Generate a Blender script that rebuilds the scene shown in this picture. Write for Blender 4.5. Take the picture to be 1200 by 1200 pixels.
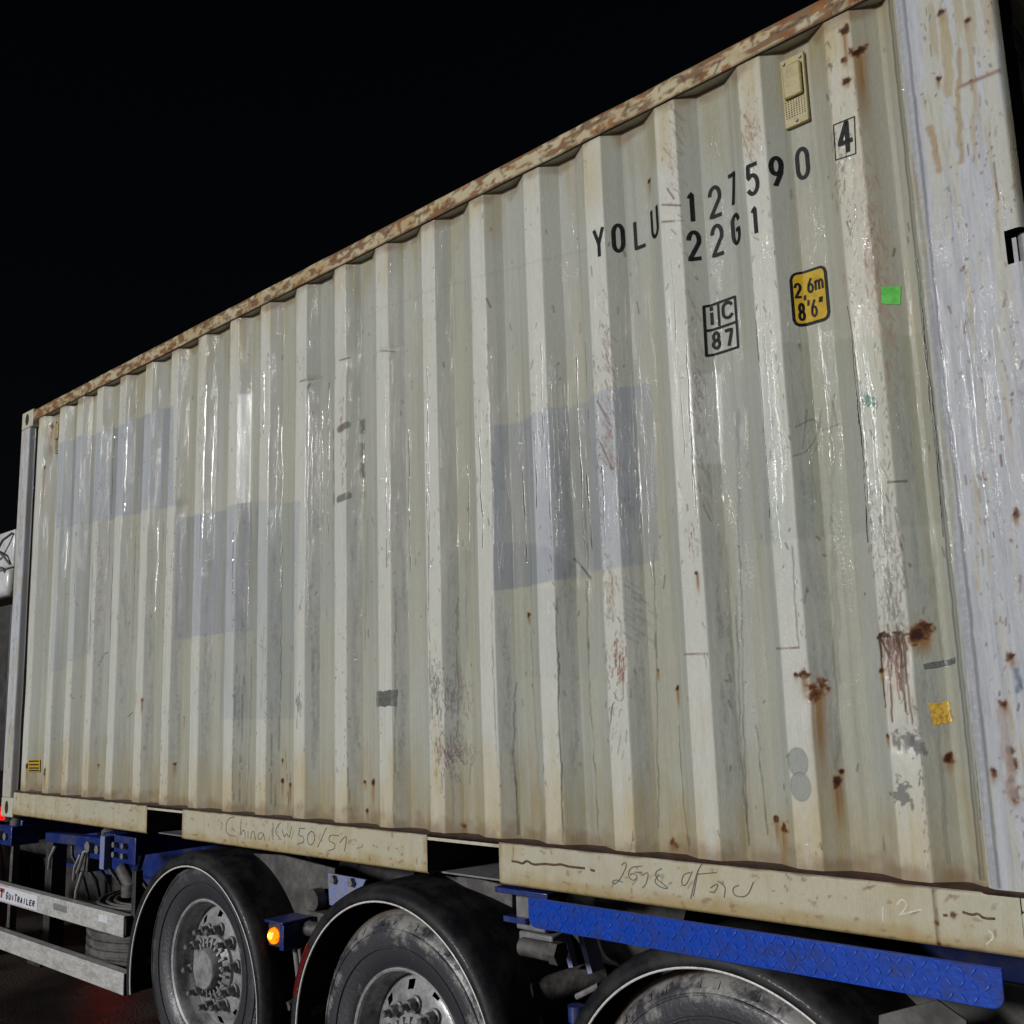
import bpy, math, random
import numpy as np
from mathutils import Vector, Matrix

for o in list(bpy.data.objects):
    bpy.data.objects.remove(o)
scene = bpy.context.scene
C = scene.collection
Z0 = 1.125                     # height of the container's base above the ground

# ---------------------------------------------------------------- camera
CAM = np.array([6.6197, -2.4959, 0.6329])          # metres, container base = 0
YAW, PITCH, ROLL, FPX = 0.7391, 0.1666, -0.0303, 1151.47
PPU, PPV = 596.33, 623.82          # principal point of the cropped photograph
def _rot():
    cy, sy, cp, sp = math.cos(YAW), math.sin(YAW), math.cos(PITCH), math.sin(PITCH)
    f = np.array([-sy*cp, cy*cp, sp]); r = np.array([cy, sy, 0.]); u = np.cross(r, f)
    cr, sr = math.cos(ROLL), math.sin(ROLL)
    return np.array([r*cr+u*sr, u*cr-r*sr, f])
ROT = _rot()
cam_data = bpy.data.cameras.new('camera')
cam = bpy.data.objects.new('camera', cam_data); C.objects.link(cam)
mw = Matrix.Identity(4)
for i in range(3):
    mw[i][0] = ROT[0][i]; mw[i][1] = ROT[1][i]; mw[i][2] = -ROT[2][i]
mw[0][3], mw[1][3], mw[2][3] = CAM[0], CAM[1], CAM[2]+Z0
cam.matrix_world = mw
cam_data.sensor_width = 36.0; cam_data.sensor_fit = 'HORIZONTAL'
cam_data.lens = 36.0*FPX/1200.0
cam_data.shift_x = (600-PPU)/1200.0; cam_data.shift_y = (PPV-600)/1200.0
cam_data.clip_start = 0.05; cam_data.clip_end = 2000
scene.camera = cam

# ---------------------------------------------------------------- light: night, one floodlit direction
SUN_AZ = math.radians(-13.0)      # turned from -Y towards -X
SUN_EL = math.radians(16.0)
to_sun = Vector((math.sin(SUN_AZ)*math.cos(SUN_EL), -math.cos(SUN_AZ)*math.cos(SUN_EL), math.sin(SUN_EL)))
world = bpy.data.worlds.new('World'); scene.world = world; world.use_nodes = True
wn = world.node_tree.nodes; wl = world.node_tree.links
bg = wn['Background']; sky = wn.new('ShaderNodeTexSky'); sky.sky_type = 'NISHITA'; sky.sun_disc = False
sky.sun_elevation = SUN_EL; sky.sun_rotation = math.atan2(to_sun.x, to_sun.y)
wl.new(sky.outputs[0], bg.inputs[0]); bg.inputs[1].default_value = 0.0006
sd = bpy.data.lights.new('sun', 'SUN'); sd.energy = 2.0; sd.angle = math.radians(8.0); sd.color = (1.0, 0.99, 0.975)
sun = bpy.data.objects.new('sun', sd); C.objects.link(sun)
sun.rotation_euler = (-to_sun).to_track_quat('-Z', 'Y').to_euler(); sun.location = (0, -10, 12)
vs = scene.view_settings
vs.view_transform = 'Standard'; vs.look = 'None'; vs.exposure = 0.32; vs.gamma = 1.0; vs.use_curve_mapping = False

# ---------------------------------------------------------------- pixel -> position
def ray(u, v):
    return ((u-PPU)/FPX)*ROT[0]+((PPV-v)/FPX)*ROT[1]+ROT[2]
def at(u, v, y):
    d = ray(u, v); t = (y-CAM[1])/d[1]; q = CAM+t*d
    return q[0], q[2]
# corrugation profile of the near side wall: left edge of every outer face
BAND = [at(u, 750, .01)[0] for u in (33.5, 58, 79.5, 103, 130, 161, 192, 225, 264.5, 302, 345.5)]
BAND += [at(u, 700, .01)[0] for u in (393, 444, 501, 562, 631, 708, 801, 911, 1028)]
BW, YO, YI = 0.071, 0.008, 0.044
_kx, _ky = [0.14, 0.16, 0.205], [YI, YI, YI]
for i, b in enumerate(BAND):
    if i: _kx.append(b-0.066); _ky.append(YI)
    _kx += [b, b+BW, b+BW+0.066]; _ky += [YO, YO, YI]
_kx += [5.765, 5.800, 5.83]; _ky += [YI, YO+.010, YO+.010]
_dx = np.arange(0.14, 5.83, 0.001); _dy = np.interp(_dx, _kx, _ky)
_k = np.hanning(7); _k /= _k.sum(); _dys = np.convolve(np.pad(_dy, 3, mode='edge'), _k, mode='valid')
def prof(x): return np.interp(x, _dx, _dys)

# ---------------------------------------------------------------- noise in numpy
_rng = np.random.default_rng(7)
_T = _rng.random((256, 256))
def vnoise(x, y, seed=0):
    x = x+seed*17.31; y = y+seed*9.77
    xi = np.floor(x).astype(int); yi = np.floor(y).astype(int)
    fx = x-xi; fy = y-yi; fx = fx*fx*(3-2*fx); fy = fy*fy*(3-2*fy)
    a = _T[yi & 255, xi & 255]; b = _T[yi & 255, (xi+1) & 255]
    c = _T[(yi+1) & 255, xi & 255]; d = _T[(yi+1) & 255, (xi+1) & 255]
    return (a*(1-fx)+b*fx)*(1-fy)+(c*(1-fx)+d*fx)*fy
def fbm(x, y, seed=0, octv=4):
    s = 0; a = .5; t = 0
    for k in range(octv):
        s = s+a*vnoise(x*2**k, y*2**k, seed+k*3); t += a; a *= .5
    return s/t
def sst(a, b, x):
    t = np.clip((x-a)/(b-a), 0, 1); return t*t*(3-2*t)
def lin(r, g, b):
    f = lambda c: (c/255/12.92 if c <= 10 else ((c/255+.055)/1.055)**2.4)
    return np.array([f(r), f(g), f(b)])

DENTS = []
def dent(x, z):
    x, z = np.broadcast_arrays(np.asarray(x, float), np.asarray(z, float))
    d = (fbm(x*2.2, z*2.0, 11, 2)-.5)*.006+(fbm(x*8, z*2.2, 12, 2)-.5)*.0022
    for (dx, dz, rx, rz, am) in DENTS:
        d = d+am*np.exp(-((x-dx)/rx)**2-((z-dz)/rz)**2)
    return d
def ysurf(x, z): return prof(x)+dent(x, z)
def onwall(u, v):
    y = .02
    for k in range(8):
        x, z = at(u, v, y); y = .5*y+.5*float(prof(x))
    return x, z
for (u, v, rx, rz, am) in [(405, 425, .07, .05, .012), (420, 420, .05, .04, -.008), (362, 447, .07, .02, .008), (452, 412, .07, .02, .007),
                           (60, 535, .05, .06, .010), (525, 820, .08, .09, .010), (525, 885, .07, .05, .008), (1045, 760, .06, .06, .010),
                           (1066, 870, .05, .04, .008), (955, 810, .06, .06, .007), (727, 770, .06, .10, .007), (690, 660, .06, .10, .008),
                           (930, 535, .08, .16, .006), (1015, 470, .06, .25, .004), (210, 595, .05, .03, .008)]:
    x, z = onwall(u, v); DENTS.append((x, z, rx, rz, am))

# ---------------------------------------------------------------- materials
def new_mat(name):
    m = bpy.data.materials.new(name); m.use_nodes = True
    return m, m.node_tree.nodes, m.node_tree.links, m.node_tree.nodes['Principled BSDF']
def mat(name, col, rough=.5, metal=0., dirt=None, dirt_amt=.5, scale=8., bump=.0, bscale=60., coat=0., stretch=(1, 1, 1), var=.25, lo=.45, hi=.65, spec=.5):
    m, n, l, p = new_mat(name)
    tc = n.new('ShaderNodeTexCoord'); mp = n.new('ShaderNodeMapping'); mp.inputs['Scale'].default_value = stretch
    l.new(tc.outputs['Object'], mp.inputs[0])
    ns = n.new('ShaderNodeTexNoise'); ns.inputs['Scale'].default_value = scale; ns.inputs['Detail'].default_value = 7; ns.inputs['Roughness'].default_value = .65
    l.new(mp.outputs[0], ns.inputs['Vector'])
    n2 = n.new('ShaderNodeTexNoise'); n2.inputs['Scale'].default_value = scale*5.3; n2.inputs['Detail'].default_value = 5
    l.new(mp.outputs[0], n2.inputs['Vector'])
    r1 = n.new('ShaderNodeMapRange'); r1.inputs[1].default_value = .3; r1.inputs[2].default_value = .7; r1.inputs[3].default_value = 1-var; r1.inputs[4].default_value = 1+var
    l.new(n2.outputs[0], r1.inputs[0])
    mx = n.new('ShaderNodeMix'); mx.data_type = 'RGBA'; mx.blend_type = 'MULTIPLY'; mx.inputs[0].default_value = 1
    mx.inputs[6].default_value = (*col, 1); l.new(r1.outputs[0], mx.inputs[7])
    out = mx.outputs[2]
    rr = n.new('ShaderNodeMapRange'); rr.inputs[1].default_value = .3; rr.inputs[2].default_value = .7
    rr.inputs[3].default_value = max(.03, rough-.12); rr.inputs[4].default_value = min(1, rough+.15)
    l.new(ns.outputs[0], rr.inputs[0]); l.new(rr.outputs[0], p.inputs['Roughness'])
    if dirt is not None:
        r2 = n.new('ShaderNodeMapRange'); r2.inputs[1].default_value = lo; r2.inputs[2].default_value = hi; r2.inputs[4].default_value = dirt_amt
        l.new(ns.outputs[0], r2.inputs[0])
        m2 = n.new('ShaderNodeMix'); m2.data_type = 'RGBA'; l.new(r2.outputs[0], m2.inputs[0])
        l.new(out, m2.inputs[6]); m2.inputs[7].default_value = (*dirt, 1); out = m2.outputs[2]
    l.new(out, p.inputs['Base Color']); p.inputs['Metallic'].default_value = metal; p.inputs['Specular IOR Level'].default_value = spec
    if coat: p.inputs['Coat Weight'].default_value = coat; p.inputs['Coat Roughness'].default_value = .12
    if bump:
        n3 = n.new('ShaderNodeTexNoise'); n3.inputs['Scale'].default_value = bscale; n3.inputs['Detail'].default_value = 4
        l.new(tc.outputs['Object'], n3.inputs['Vector'])
        b = n.new('ShaderNodeBump'); b.inputs['Strength'].default_value = bump; b.inputs['Distance'].default_value = .004
        l.new(n3.outputs[0], b.inputs['Height']); l.new(b.outputs[0], p.inputs['Normal'])
        if coat: l.new(b.outputs[0], p.inputs['Coat Normal'])
    return m
def painted_material(name, bump=.6, coat=.7, fine=.08):
    """wet, weathered paint: colour, and roughness in alpha, come from the sheet's own wear map"""
    m, n, l, p = new_mat(name)
    a = n.new('ShaderNodeAttribute'); a.attribute_name = 'Col'
    tc = n.new('ShaderNodeTexCoord')
    mp = n.new('ShaderNodeMapping'); mp.inputs['Scale'].default_value = (1, 1, .22); l.new(tc.outputs['Object'], mp.inputs[0])
    ns = n.new('ShaderNodeTexNoise'); ns.inputs['Scale'].default_value = 190; ns.inputs['Detail'].default_value = 5; ns.inputs['Roughness'].default_value = .7
    l.new(mp.outputs[0], ns.inputs['Vector'])
    r = n.new('ShaderNodeMapRange'); r.inputs[1].default_value = .3; r.inputs[2].default_value = .7; r.inputs[3].default_value = 1-fine; r.inputs[4].default_value = 1+fine
    l.new(ns.outputs[0], r.inputs[0])
    mx = n.new('ShaderNodeMix'); mx.data_type = 'RGBA'; mx.blend_type = 'MULTIPLY'; mx.inputs[0].default_value = 1
    l.new(a.outputs['Color'], mx.inputs[6]); l.new(r.outputs[0], mx.inputs[7]); l.new(mx.outputs[2], p.inputs['Base Color'])
    l.new(a.outputs['Alpha'], p.inputs['Roughness'])
    n3 = n.new('ShaderNodeTexNoise'); n3.inputs['Scale'].default_value = 240; n3.inputs['Detail'].default_value = 3
    mp2 = n.new('ShaderNodeMapping'); mp2.inputs['Scale'].default_value = (1, 1, .45); l.new(tc.outputs['Object'], mp2.inputs[0])
    l.new(mp2.outputs[0], n3.inputs['Vector'])
    b = n.new('ShaderNodeBump'); b.inputs['Strength'].default_value = bump; b.inputs['Distance'].default_value = .003
    l.new(n3.outputs[0], b.inputs['Height'])
    # water runs: narrow vertical ridges
    mp3 = n.new('ShaderNodeMapping'); mp3.inputs['Scale'].default_value = (1, 1, .02); l.new(tc.outputs['Object'], mp3.inputs[0])
    n4 = n.new('ShaderNodeTexNoise'); n4.inputs['Scale'].default_value = 75; n4.inputs['Detail'].default_value = 3; l.new(mp3.outputs[0], n4.inputs['Vector'])
    b2 = n.new('ShaderNodeBump'); b2.inputs['Strength'].default_value = .7; b2.inputs['Distance'].default_value = .004
    l.new(n4.outputs[0], b2.inputs['Height']); l.new(b.outputs[0], b2.inputs['Normal'])
    b3 = n.new('ShaderNodeBump'); b3.inputs['Strength'].default_value = .3; b3.inputs['Distance'].default_value = .003
    l.new(n3.outputs[0], b3.inputs['Height'])
    l.new(b3.outputs[0], p.inputs['Normal'])
    sl = n.new('ShaderNodeMapRange'); sl.inputs[1].default_value = .15; sl.inputs[2].default_value = .32; sl.inputs[3].default_value = .7; sl.inputs[4].default_value = .16
    l.new(a.outputs['Alpha'], sl.inputs[0]); l.new(sl.outputs[0], p.inputs['Specular IOR Level'])
    mp4 = n.new('ShaderNodeMapping'); mp4.inputs['Scale'].default_value = (1, 1, .12); l.new(tc.outputs['Object'], mp4.inputs[0])
    n5 = n.new('ShaderNodeTexNoise'); n5.inputs['Scale'].default_value = 42; n5.inputs['Detail'].default_value = 6; n5.inputs['Roughness'].default_value = .7; l.new(mp4.outputs[0], n5.inputs['Vector'])
    cw = n.new('ShaderNodeMapRange'); cw.inputs[1].default_value = .50; cw.inputs[2].default_value = .60; cw.inputs[3].default_value = .0; cw.inputs[4].default_value = coat
    l.new(n5.outputs[0], cw.inputs[0]); l.new(cw.outputs[0], p.inputs['Coat Weight'])
    p.inputs['Coat Roughness'].default_value = .05; p.inputs['Coat IOR'].default_value = 1.4
    l.new(b2.outputs[0], p.inputs['Coat Normal'])
    return m

M = {}
M['wall'] = painted_material('weathered_cream_paint')
M['post'] = painted_material('weathered_grey_paint', bump=.45, coat=.4)
M['rail'] = painted_material('weathered_rail_paint', bump=.25, coat=.3)
M['cream'] = mat('cream_paint', (.50, .48, .38), .45, dirt=(.20, .10, .04), dirt_amt=.6, scale=6, lo=.52, hi=.7, var=.12)
M['rust'] = mat('rusty_steel', (.028, .015, .012), .5, dirt=(.062, .024, .013), dirt_amt=.8, scale=22, bump=.5, coat=.3)
M['black'] = mat('black_stencil_paint', (.008, .008, .009), .5, dirt=(.10, .10, .095), dirt_amt=.5, scale=160, var=.2, lo=.56, hi=.66, spec=.12)
M['yellow'] = mat('yellow_sticker', (.52, .34, .022), .5, dirt=(.36, .23, .04), dirt_amt=.6, scale=30, bump=.15, var=.08, spec=.12)
M['orange_sticker'] = mat('torn_yellow_sticker', (.66, .42, .05), .5, dirt=(.22, .12, .03), dirt_amt=.85, scale=110, coat=.3, var=.15)
M['green_sticker'] = mat('green_sticker', (.17, .62, .13), .5, dirt=(.06, .36, .05), dirt_amt=.6, scale=50, var=.1, spec=.15)
M['grey_tape'] = mat('grey_tape', (.14, .15, .14), .35, dirt=(.05, .05, .05), dirt_amt=.8, scale=70, coat=.4, var=.3, bump=.3)
M['vent'] = mat('beige_vent_plastic', (.38, .32, .14), .4, dirt=(.22, .17, .07), dirt_amt=.5, scale=20, coat=.4, var=.1)
M['hole'] = mat('dark_hole', (.006, .006, .006), .7)
M['graphite'] = mat('graphite_marks', (.10, .095, .08), .6, var=.3)
M['chalk'] = mat('chalk_marks', (.62, .60, .52), .8, var=.2, scale=40)
M['gouge'] = mat('rusty_gouge', (.10, .05, .022), .6, dirt=(.03, .015, .01), dirt_amt=.8, scale=60)
M['blue'] = mat('blue_chassis_paint', (.005, .020, .15), .42, dirt=(.05, .05, .055), dirt_amt=.75, scale=7, coat=.35, bump=.15, var=.2, lo=.5, hi=.68)
M['blue_bright'] = mat('blue_plate_paint', (.003, .046, .37), .40, dirt=(.022, .028, .07), dirt_amt=.75, scale=16, coat=.12, bump=.3, bscale=140, var=.22, lo=.48, hi=.7, spec=.22)
M['blue_lug'] = mat('glinting_blue_lug_paint', (.008, .075, .48), .22, coat=.9, spec=.5, bump=.3, bscale=200, scale=60, var=.3)  # lighter, glossier blue than the plate: lug glints partly in the colour
M['pale_blue'] = mat('dusty_blue_paint', (.16, .20, .42), .5, dirt=(.22, .21, .19), dirt_amt=.8, scale=18, var=.2)
M['black_plastic'] = mat('black_mudguard_plastic', (.010, .010, .013), .50, dirt=(.032, .031, .032), dirt_amt=.8, scale=9, coat=.05, bump=.2, var=.3, spec=.22)
M['trim'] = mat('white_edge_trim', (.62, .62, .60), .4, dirt=(.15, .14, .13), dirt_amt=.7, scale=30, lo=.55, hi=.7)
M['red_tape'] = mat('red_reflective_tape', (.12, .005, .006), .3, coat=.4, dirt=(.03, .01, .01), dirt_amt=.7, scale=30)
M['steel'] = mat('grey_wheel_steel', (.31, .315, .325), .45, metal=.15, dirt=(.075, .07, .065), dirt_amt=.75, scale=12, coat=.25, bump=.15, var=.2)
M['lip'] = mat('worn_highlit_rim_lip', (.50, .50, .51), .4, metal=.2, dirt=(.2, .19, .18), dirt_amt=.7, scale=14, var=.2)  # worn lip, with its bright highlight put into the lighter colour
M['nut'] = mat('dull_nut_steel', (.24, .24, .245), .4, metal=.25, dirt=(.09, .08, .075), dirt_amt=.8, scale=40, var=.3)
M['alu'] = mat('aluminium_guard', (.56, .56, .55), .42, metal=.2, dirt=(.26, .24, .21), dirt_amt=.7, scale=9, bump=.12, var=.2, stretch=(1, 1, 2.5), coat=.2)
M['grime'] = mat('grimy_metal', (.055, .052, .05), .6, dirt=(.13, .12, .11), dirt_amt=.8, scale=13, bump=.5, var=.35)
M['soot'] = mat('sooty_metal', (.016, .015, .015), .6, dirt=(.05, .046, .042), dirt_amt=.7, scale=9, bump=.4, var=.3)
M['grey_plate'] = mat('grey_plate', (.20, .20, .21), .5, dirt=(.08, .075, .07), dirt_amt=.7, scale=6, var=.2)
M['dust'] = mat('dusty_tank', (.10, .098, .095), .7, dirt=(.035, .034, .034), dirt_amt=.85, scale=6, bump=.3, var=.3, lo=.4, hi=.62)
M['white'] = mat('white_cab_paint', (.62, .63, .64), .4, dirt=(.3, .29, .28), dirt_amt=.5, scale=5, coat=.3, var=.1)
M['stickerwhite'] = mat('white_sticker', (.66, .67, .72), .4, dirt=(.42, .42, .42), dirt_amt=.5, scale=40, var=.08)
M['navy'] = mat('navy_print', (.02, .022, .09), .45)
M['redprint'] = mat('red_print', (.32, .02, .03), .45, dirt=(.3, .2, .2), dirt_amt=.6, scale=90)
M['glass'] = mat('dark_window_glass', (.01, .012, .014), .08, coat=.5)
M['rubber'] = mat('black_hose_rubber', (.012, .012, .013), .45, dirt=(.04, .038, .036), dirt_amt=.6, scale=20)

def tyre_material(name, mud):
    m, n, l, p = new_mat(name)
    tc = n.new('ShaderNodeTexCoord')
    ns = n.new('ShaderNodeTexNoise'); ns.inputs['Scale'].default_value = 9; ns.inputs['Detail'].default_value = 9; ns.inputs['Roughness'].default_value = .72
    l.new(tc.outputs['Object'], ns.inputs['Vector'])
    # radius from the axle: mud splashes on the outer sidewall and tread
    sp = n.new('ShaderNodeVectorMath'); sp.operation = 'MULTIPLY'; sp.inputs[1].default_value = (1, 0, 1); l.new(tc.outputs['Object'], sp.inputs[0])
    ln = n.new('ShaderNodeVectorMath'); ln.operation = 'LENGTH'; l.new(sp.outputs[0], ln.inputs[0])
    r = n.new('ShaderNodeMapRange'); r.inputs[1].default_value = .36; r.inputs[2].default_value = .50; r.inputs[3].default_value = -.13; r.inputs[4].default_value = .13
    l.new(ln.outputs['Value'], r.inputs[0])
    ad = n.new('ShaderNodeMath'); l.new(ns.outputs[0], ad.inputs[0]); l.new(r.outputs[0], ad.inputs[1])
    r2 = n.new('ShaderNodeMapRange'); r2.inputs[1].default_value = .49; r2.inputs[2].default_value = .62; r2.inputs[4].default_value = mud; l.new(ad.outputs[0], r2.inputs[0])
    mx = n.new('ShaderNodeMix'); mx.data_type = 'RGBA'; l.new(r2.outputs[0], mx.inputs[0]); mx.inputs[6].default_value = (.032, .032, .040, 1); mx.inputs[7].default_value = (.26, .25, .24, 1)
    r3 = n.new('ShaderNodeMapRange'); r3.inputs[1].default_value = .474; r3.inputs[2].default_value = .492; r3.inputs[4].default_value = .8*mud+.1; l.new(ln.outputs['Value'], r3.inputs[0])
    m2 = n.new('ShaderNodeMix'); m2.data_type = 'RGBA'; l.new(r3.outputs[0], m2.inputs[0]); l.new(mx.outputs[2], m2.inputs[6]); m2.inputs[7].default_value = (.07, .048, .033, 1)
    l.new(m2.outputs[2], p.inputs['Base Color']); p.inputs['Roughness'].default_value = .5
    b = n.new('ShaderNodeBump'); b.inputs['Strength'].default_value = .5; b.inputs['Distance'].default_value = .004
    n3 = n.new('ShaderNodeTexNoise'); n3.inputs['Scale'].default_value = 70; n3.inputs['Detail'].default_value = 5; l.new(tc.outputs['Object'], n3.inputs['Vector'])
    l.new(n3.outputs[0], b.inputs['Height']); l.new(b.outputs[0], p.inputs['Normal'])
    p.inputs['Coat Weight'].default_value = .25; p.inputs['Coat Roughness'].default_value = .25; l.new(b.outputs[0], p.inputs['Coat Normal'])
    return m
M['tyre'] = tyre_material('clean_wet_tyre', .25)
M['tyre_mud'] = tyre_material('muddy_tyre', 1.0)
def emit(name, col, s):
    m, n, l, p = new_mat(name)
    p.inputs['Base Color'].default_value = (*col, 1); p.inputs['Roughness'].default_value = .25
    tc = n.new('ShaderNodeTexCoord')
    w = n.new('ShaderNodeTexNoise'); w.inputs['Scale'].default_value = 45; l.new(tc.outputs['Object'], w.inputs['Vector'])
    r = n.new('ShaderNodeMapRange'); r.inputs[1].default_value = .35; r.inputs[2].default_value = .65; r.inputs[3].default_value = s*.5; r.inputs[4].default_value = s*1.5
    l.new(w.outputs[0], r.inputs[0]); l.new(r.outputs[0], p.inputs['Emission Strength'])
    p.inputs['Emission Color'].default_value = (*col, 1)
    return m
M['amber'] = emit('lit_amber_lens', (1, .20, .004), 1.1)
M['amber_core'] = emit('amber_bulb', (1, .42, .03), 5)
M['red_dim'] = emit('dim_red_lens', (.8, .01, .012), .9)
M['red_lamp'] = emit('lit_red_lens', (1, .02, .02), 8)

def ground_material():
    m, n, l, p = new_mat('wet_dirty_asphalt')
    tc = n.new('ShaderNodeTexCoord')
    a = n.new('ShaderNodeTexNoise'); a.inputs['Scale'].default_value = 1.3; a.inputs['Detail'].default_value = 8; l.new(tc.outputs['Object'], a.inputs['Vector'])
    cr = n.new('ShaderNodeValToRGB'); cr.color_ramp.elements[0].position = .35; cr.color_ramp.elements[0].color = (.020, .016, .014, 1)
    cr.color_ramp.elements[1].position = .68; cr.color_ramp.elements[1].color = (.06, .048, .04, 1)
    l.new(a.outputs[0], cr.inputs[0]); l.new(cr.outputs[0], p.inputs['Base Color'])
    r = n.new('ShaderNodeMapRange'); r.inputs[1].default_value = .42; r.inputs[2].default_value = .6; r.inputs[3].default_value = .06; r.inputs[4].default_value = .5
    l.new(a.outputs[0], r.inputs[0]); l.new(r.outputs[0], p.inputs['Roughness'])
    b = n.new('ShaderNodeBump'); b.inputs['Strength'].default_value = .6; b.inputs['Distance'].default_value = .012
    c = n.new('ShaderNodeTexNoise'); c.inputs['Scale'].default_value = 55; c.inputs['Detail'].default_value = 6; l.new(tc.outputs['Object'], c.inputs['Vector'])
    l.new(c.outputs[0], b.inputs['Height']); l.new(b.outputs[0], p.inputs['Normal'])
    return m
M['ground'] = ground_material()

# ---------------------------------------------------------------- mesh helpers
def link(name, me, parent=None, loc=None):
    o = bpy.data.objects.new(name, me); C.objects.link(o)
    if parent: o.parent = parent
    if loc is not None: o.location = loc
    return o
def thing(name, label, cat):
    o = bpy.data.objects.new(name, None); C.objects.link(o); o.empty_display_size = .2
    o['label'] = label; o['category'] = cat
    return o
class MB:
    def __init__(s): s.v = []; s.f = []
    def add(s, vs_, fs):
        b = len(s.v); s.v += [tuple(p) for p in vs_]; s.f += [tuple(i+b for i in f) for f in fs]; return s
    def box(s, x0, x1, y0, y1, z0, z1):
        return s.add([(x0, y0, z0), (x1, y0, z0), (x1, y1, z0), (x0, y1, z0), (x0, y0, z1), (x1, y0, z1), (x1, y1, z1), (x0, y1, z1)],
                     [(0, 3, 2, 1), (4, 5, 6, 7), (0, 1, 5, 4), (1, 2, 6, 5), (2, 3, 7, 6), (3, 0, 4, 7)])
    def beam(s, p0, p1, w, h, up=(0, 0, 1)):
        p0 = Vector(p0); p1 = Vector(p1); d = (p1-p0).normalized(); up = Vector(up)
        r = d.cross(up).normalized()*w/2; u = r.cross(d).normalized()*h/2
        return s.add([p0-r-u, p0+r-u, p0+r+u, p0-r+u, p1-r-u, p1+r-u, p1+r+u, p1-r+u],
                     [(0, 3, 2, 1), (4, 5, 6, 7), (0, 1, 5, 4), (1, 2, 6, 5), (2, 3, 7, 6), (3, 0, 4, 7)])
    def lathe(s, pr, org, axis=(0, 1, 0), n=32, a0=0., a1=None, cap=False):
        ax = Vector(axis).normalized(); e = Vector((0, 0, 1)) if abs(ax.z) < .9 else Vector((1, 0, 0))
        a = ax.cross(e).normalized(); b = ax.cross(a); org = Vector(org); full = a1 is None
        m = n if full else n+1; vs_ = []
        for i in range(m):
            t = a0+(2*math.pi if full else a1-a0)*i/n
            d = a*math.cos(t)+b*math.sin(t)
            vs_ += [org+d*r+ax*h for r, h in pr]
        k = len(pr); fs = []
        for i in range(n):
            j = (i+1) % m
            for q in range(k-1): fs.append((i*k+q, j*k+q, j*k+q+1, i*k+q+1))
        if cap:
            fs.append(tuple(i*k for i in range(m))[::-1]); fs.append(tuple(i*k+k-1 for i in range(m)))
        return s.add(vs_, fs)
    def cyl(s, p0, p1, r, n=18, r2=None):
        p0 = Vector(p0); p1 = Vector(p1)
        return s.lathe([(r, 0), (r if r2 is None else r2, (p1-p0).length)], p0, p1-p0, n, cap=True)
    def tube(s, pts, r, n=10):
        P = [Vector(p) for p in pts]; vs_ = []; fs = []; prev = None
        for i, p in enumerate(P):
            d = (P[min(i+1, len(P)-1)]-P[max(i-1, 0)]).normalized()
            e = prev if prev is not None else (Vector((0, 0, 1)) if abs(d.z) < .9 else Vector((1, 0, 0)))
            a = (e-d*e.dot(d)).normalized(); prev = a; b = d.cross(a)
            vs_ += [p+a*r*math.cos(2*math.pi*k/n)+b*r*math.sin(2*math.pi*k/n) for k in range(n)]
        for i in range(len(P)-1):
            for k in range(n): fs.append((i*n+k, i*n+(k+1) % n, (i+1)*n+(k+1) % n, (i+1)*n+k))
        fs.append(tuple(range(n))[::-1]); fs.append(tuple((len(P)-1)*n+k for k in range(n)))
        return s.add(vs_, fs)
    def prism(s, poly, y0, y1):
        n = len(poly)
        vs_ = [(x, y0, z) for x, z in poly]+[(x, y1, z) for x, z in poly]
        return s.add(vs_, [tuple(range(n)), tuple(range(2*n-1, n-1, -1))]+[(i, i+n, (i+1) % n+n, (i+1) % n) for i in range(n)])
    def mesh(s, name, m, smooth=40, shift=True):
        me = bpy.data.meshes.new(name)
        dz = Z0 if shift else 0
        me.from_pydata([(p[0], p[1], p[2]+dz) for p in s.v], [], s.f); me.materials.append(m)
        if smooth:
            me.polygons.foreach_set('use_smooth', [True]*len(me.polygons)); me.set_sharp_from_angle(angle=math.radians(smooth))
        me.update(); return me
    def build(s, name, m, parent=None, bevel=0, smooth=40, shift=True, loc=None):
        o = link(name, s.mesh(name, m, smooth, shift), parent, loc)
        if bevel:
            b = o.modifiers.new('bevel', 'BEVEL'); b.width = bevel; b.segments = 2; b.limit_method = 'ANGLE'
        return o

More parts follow.
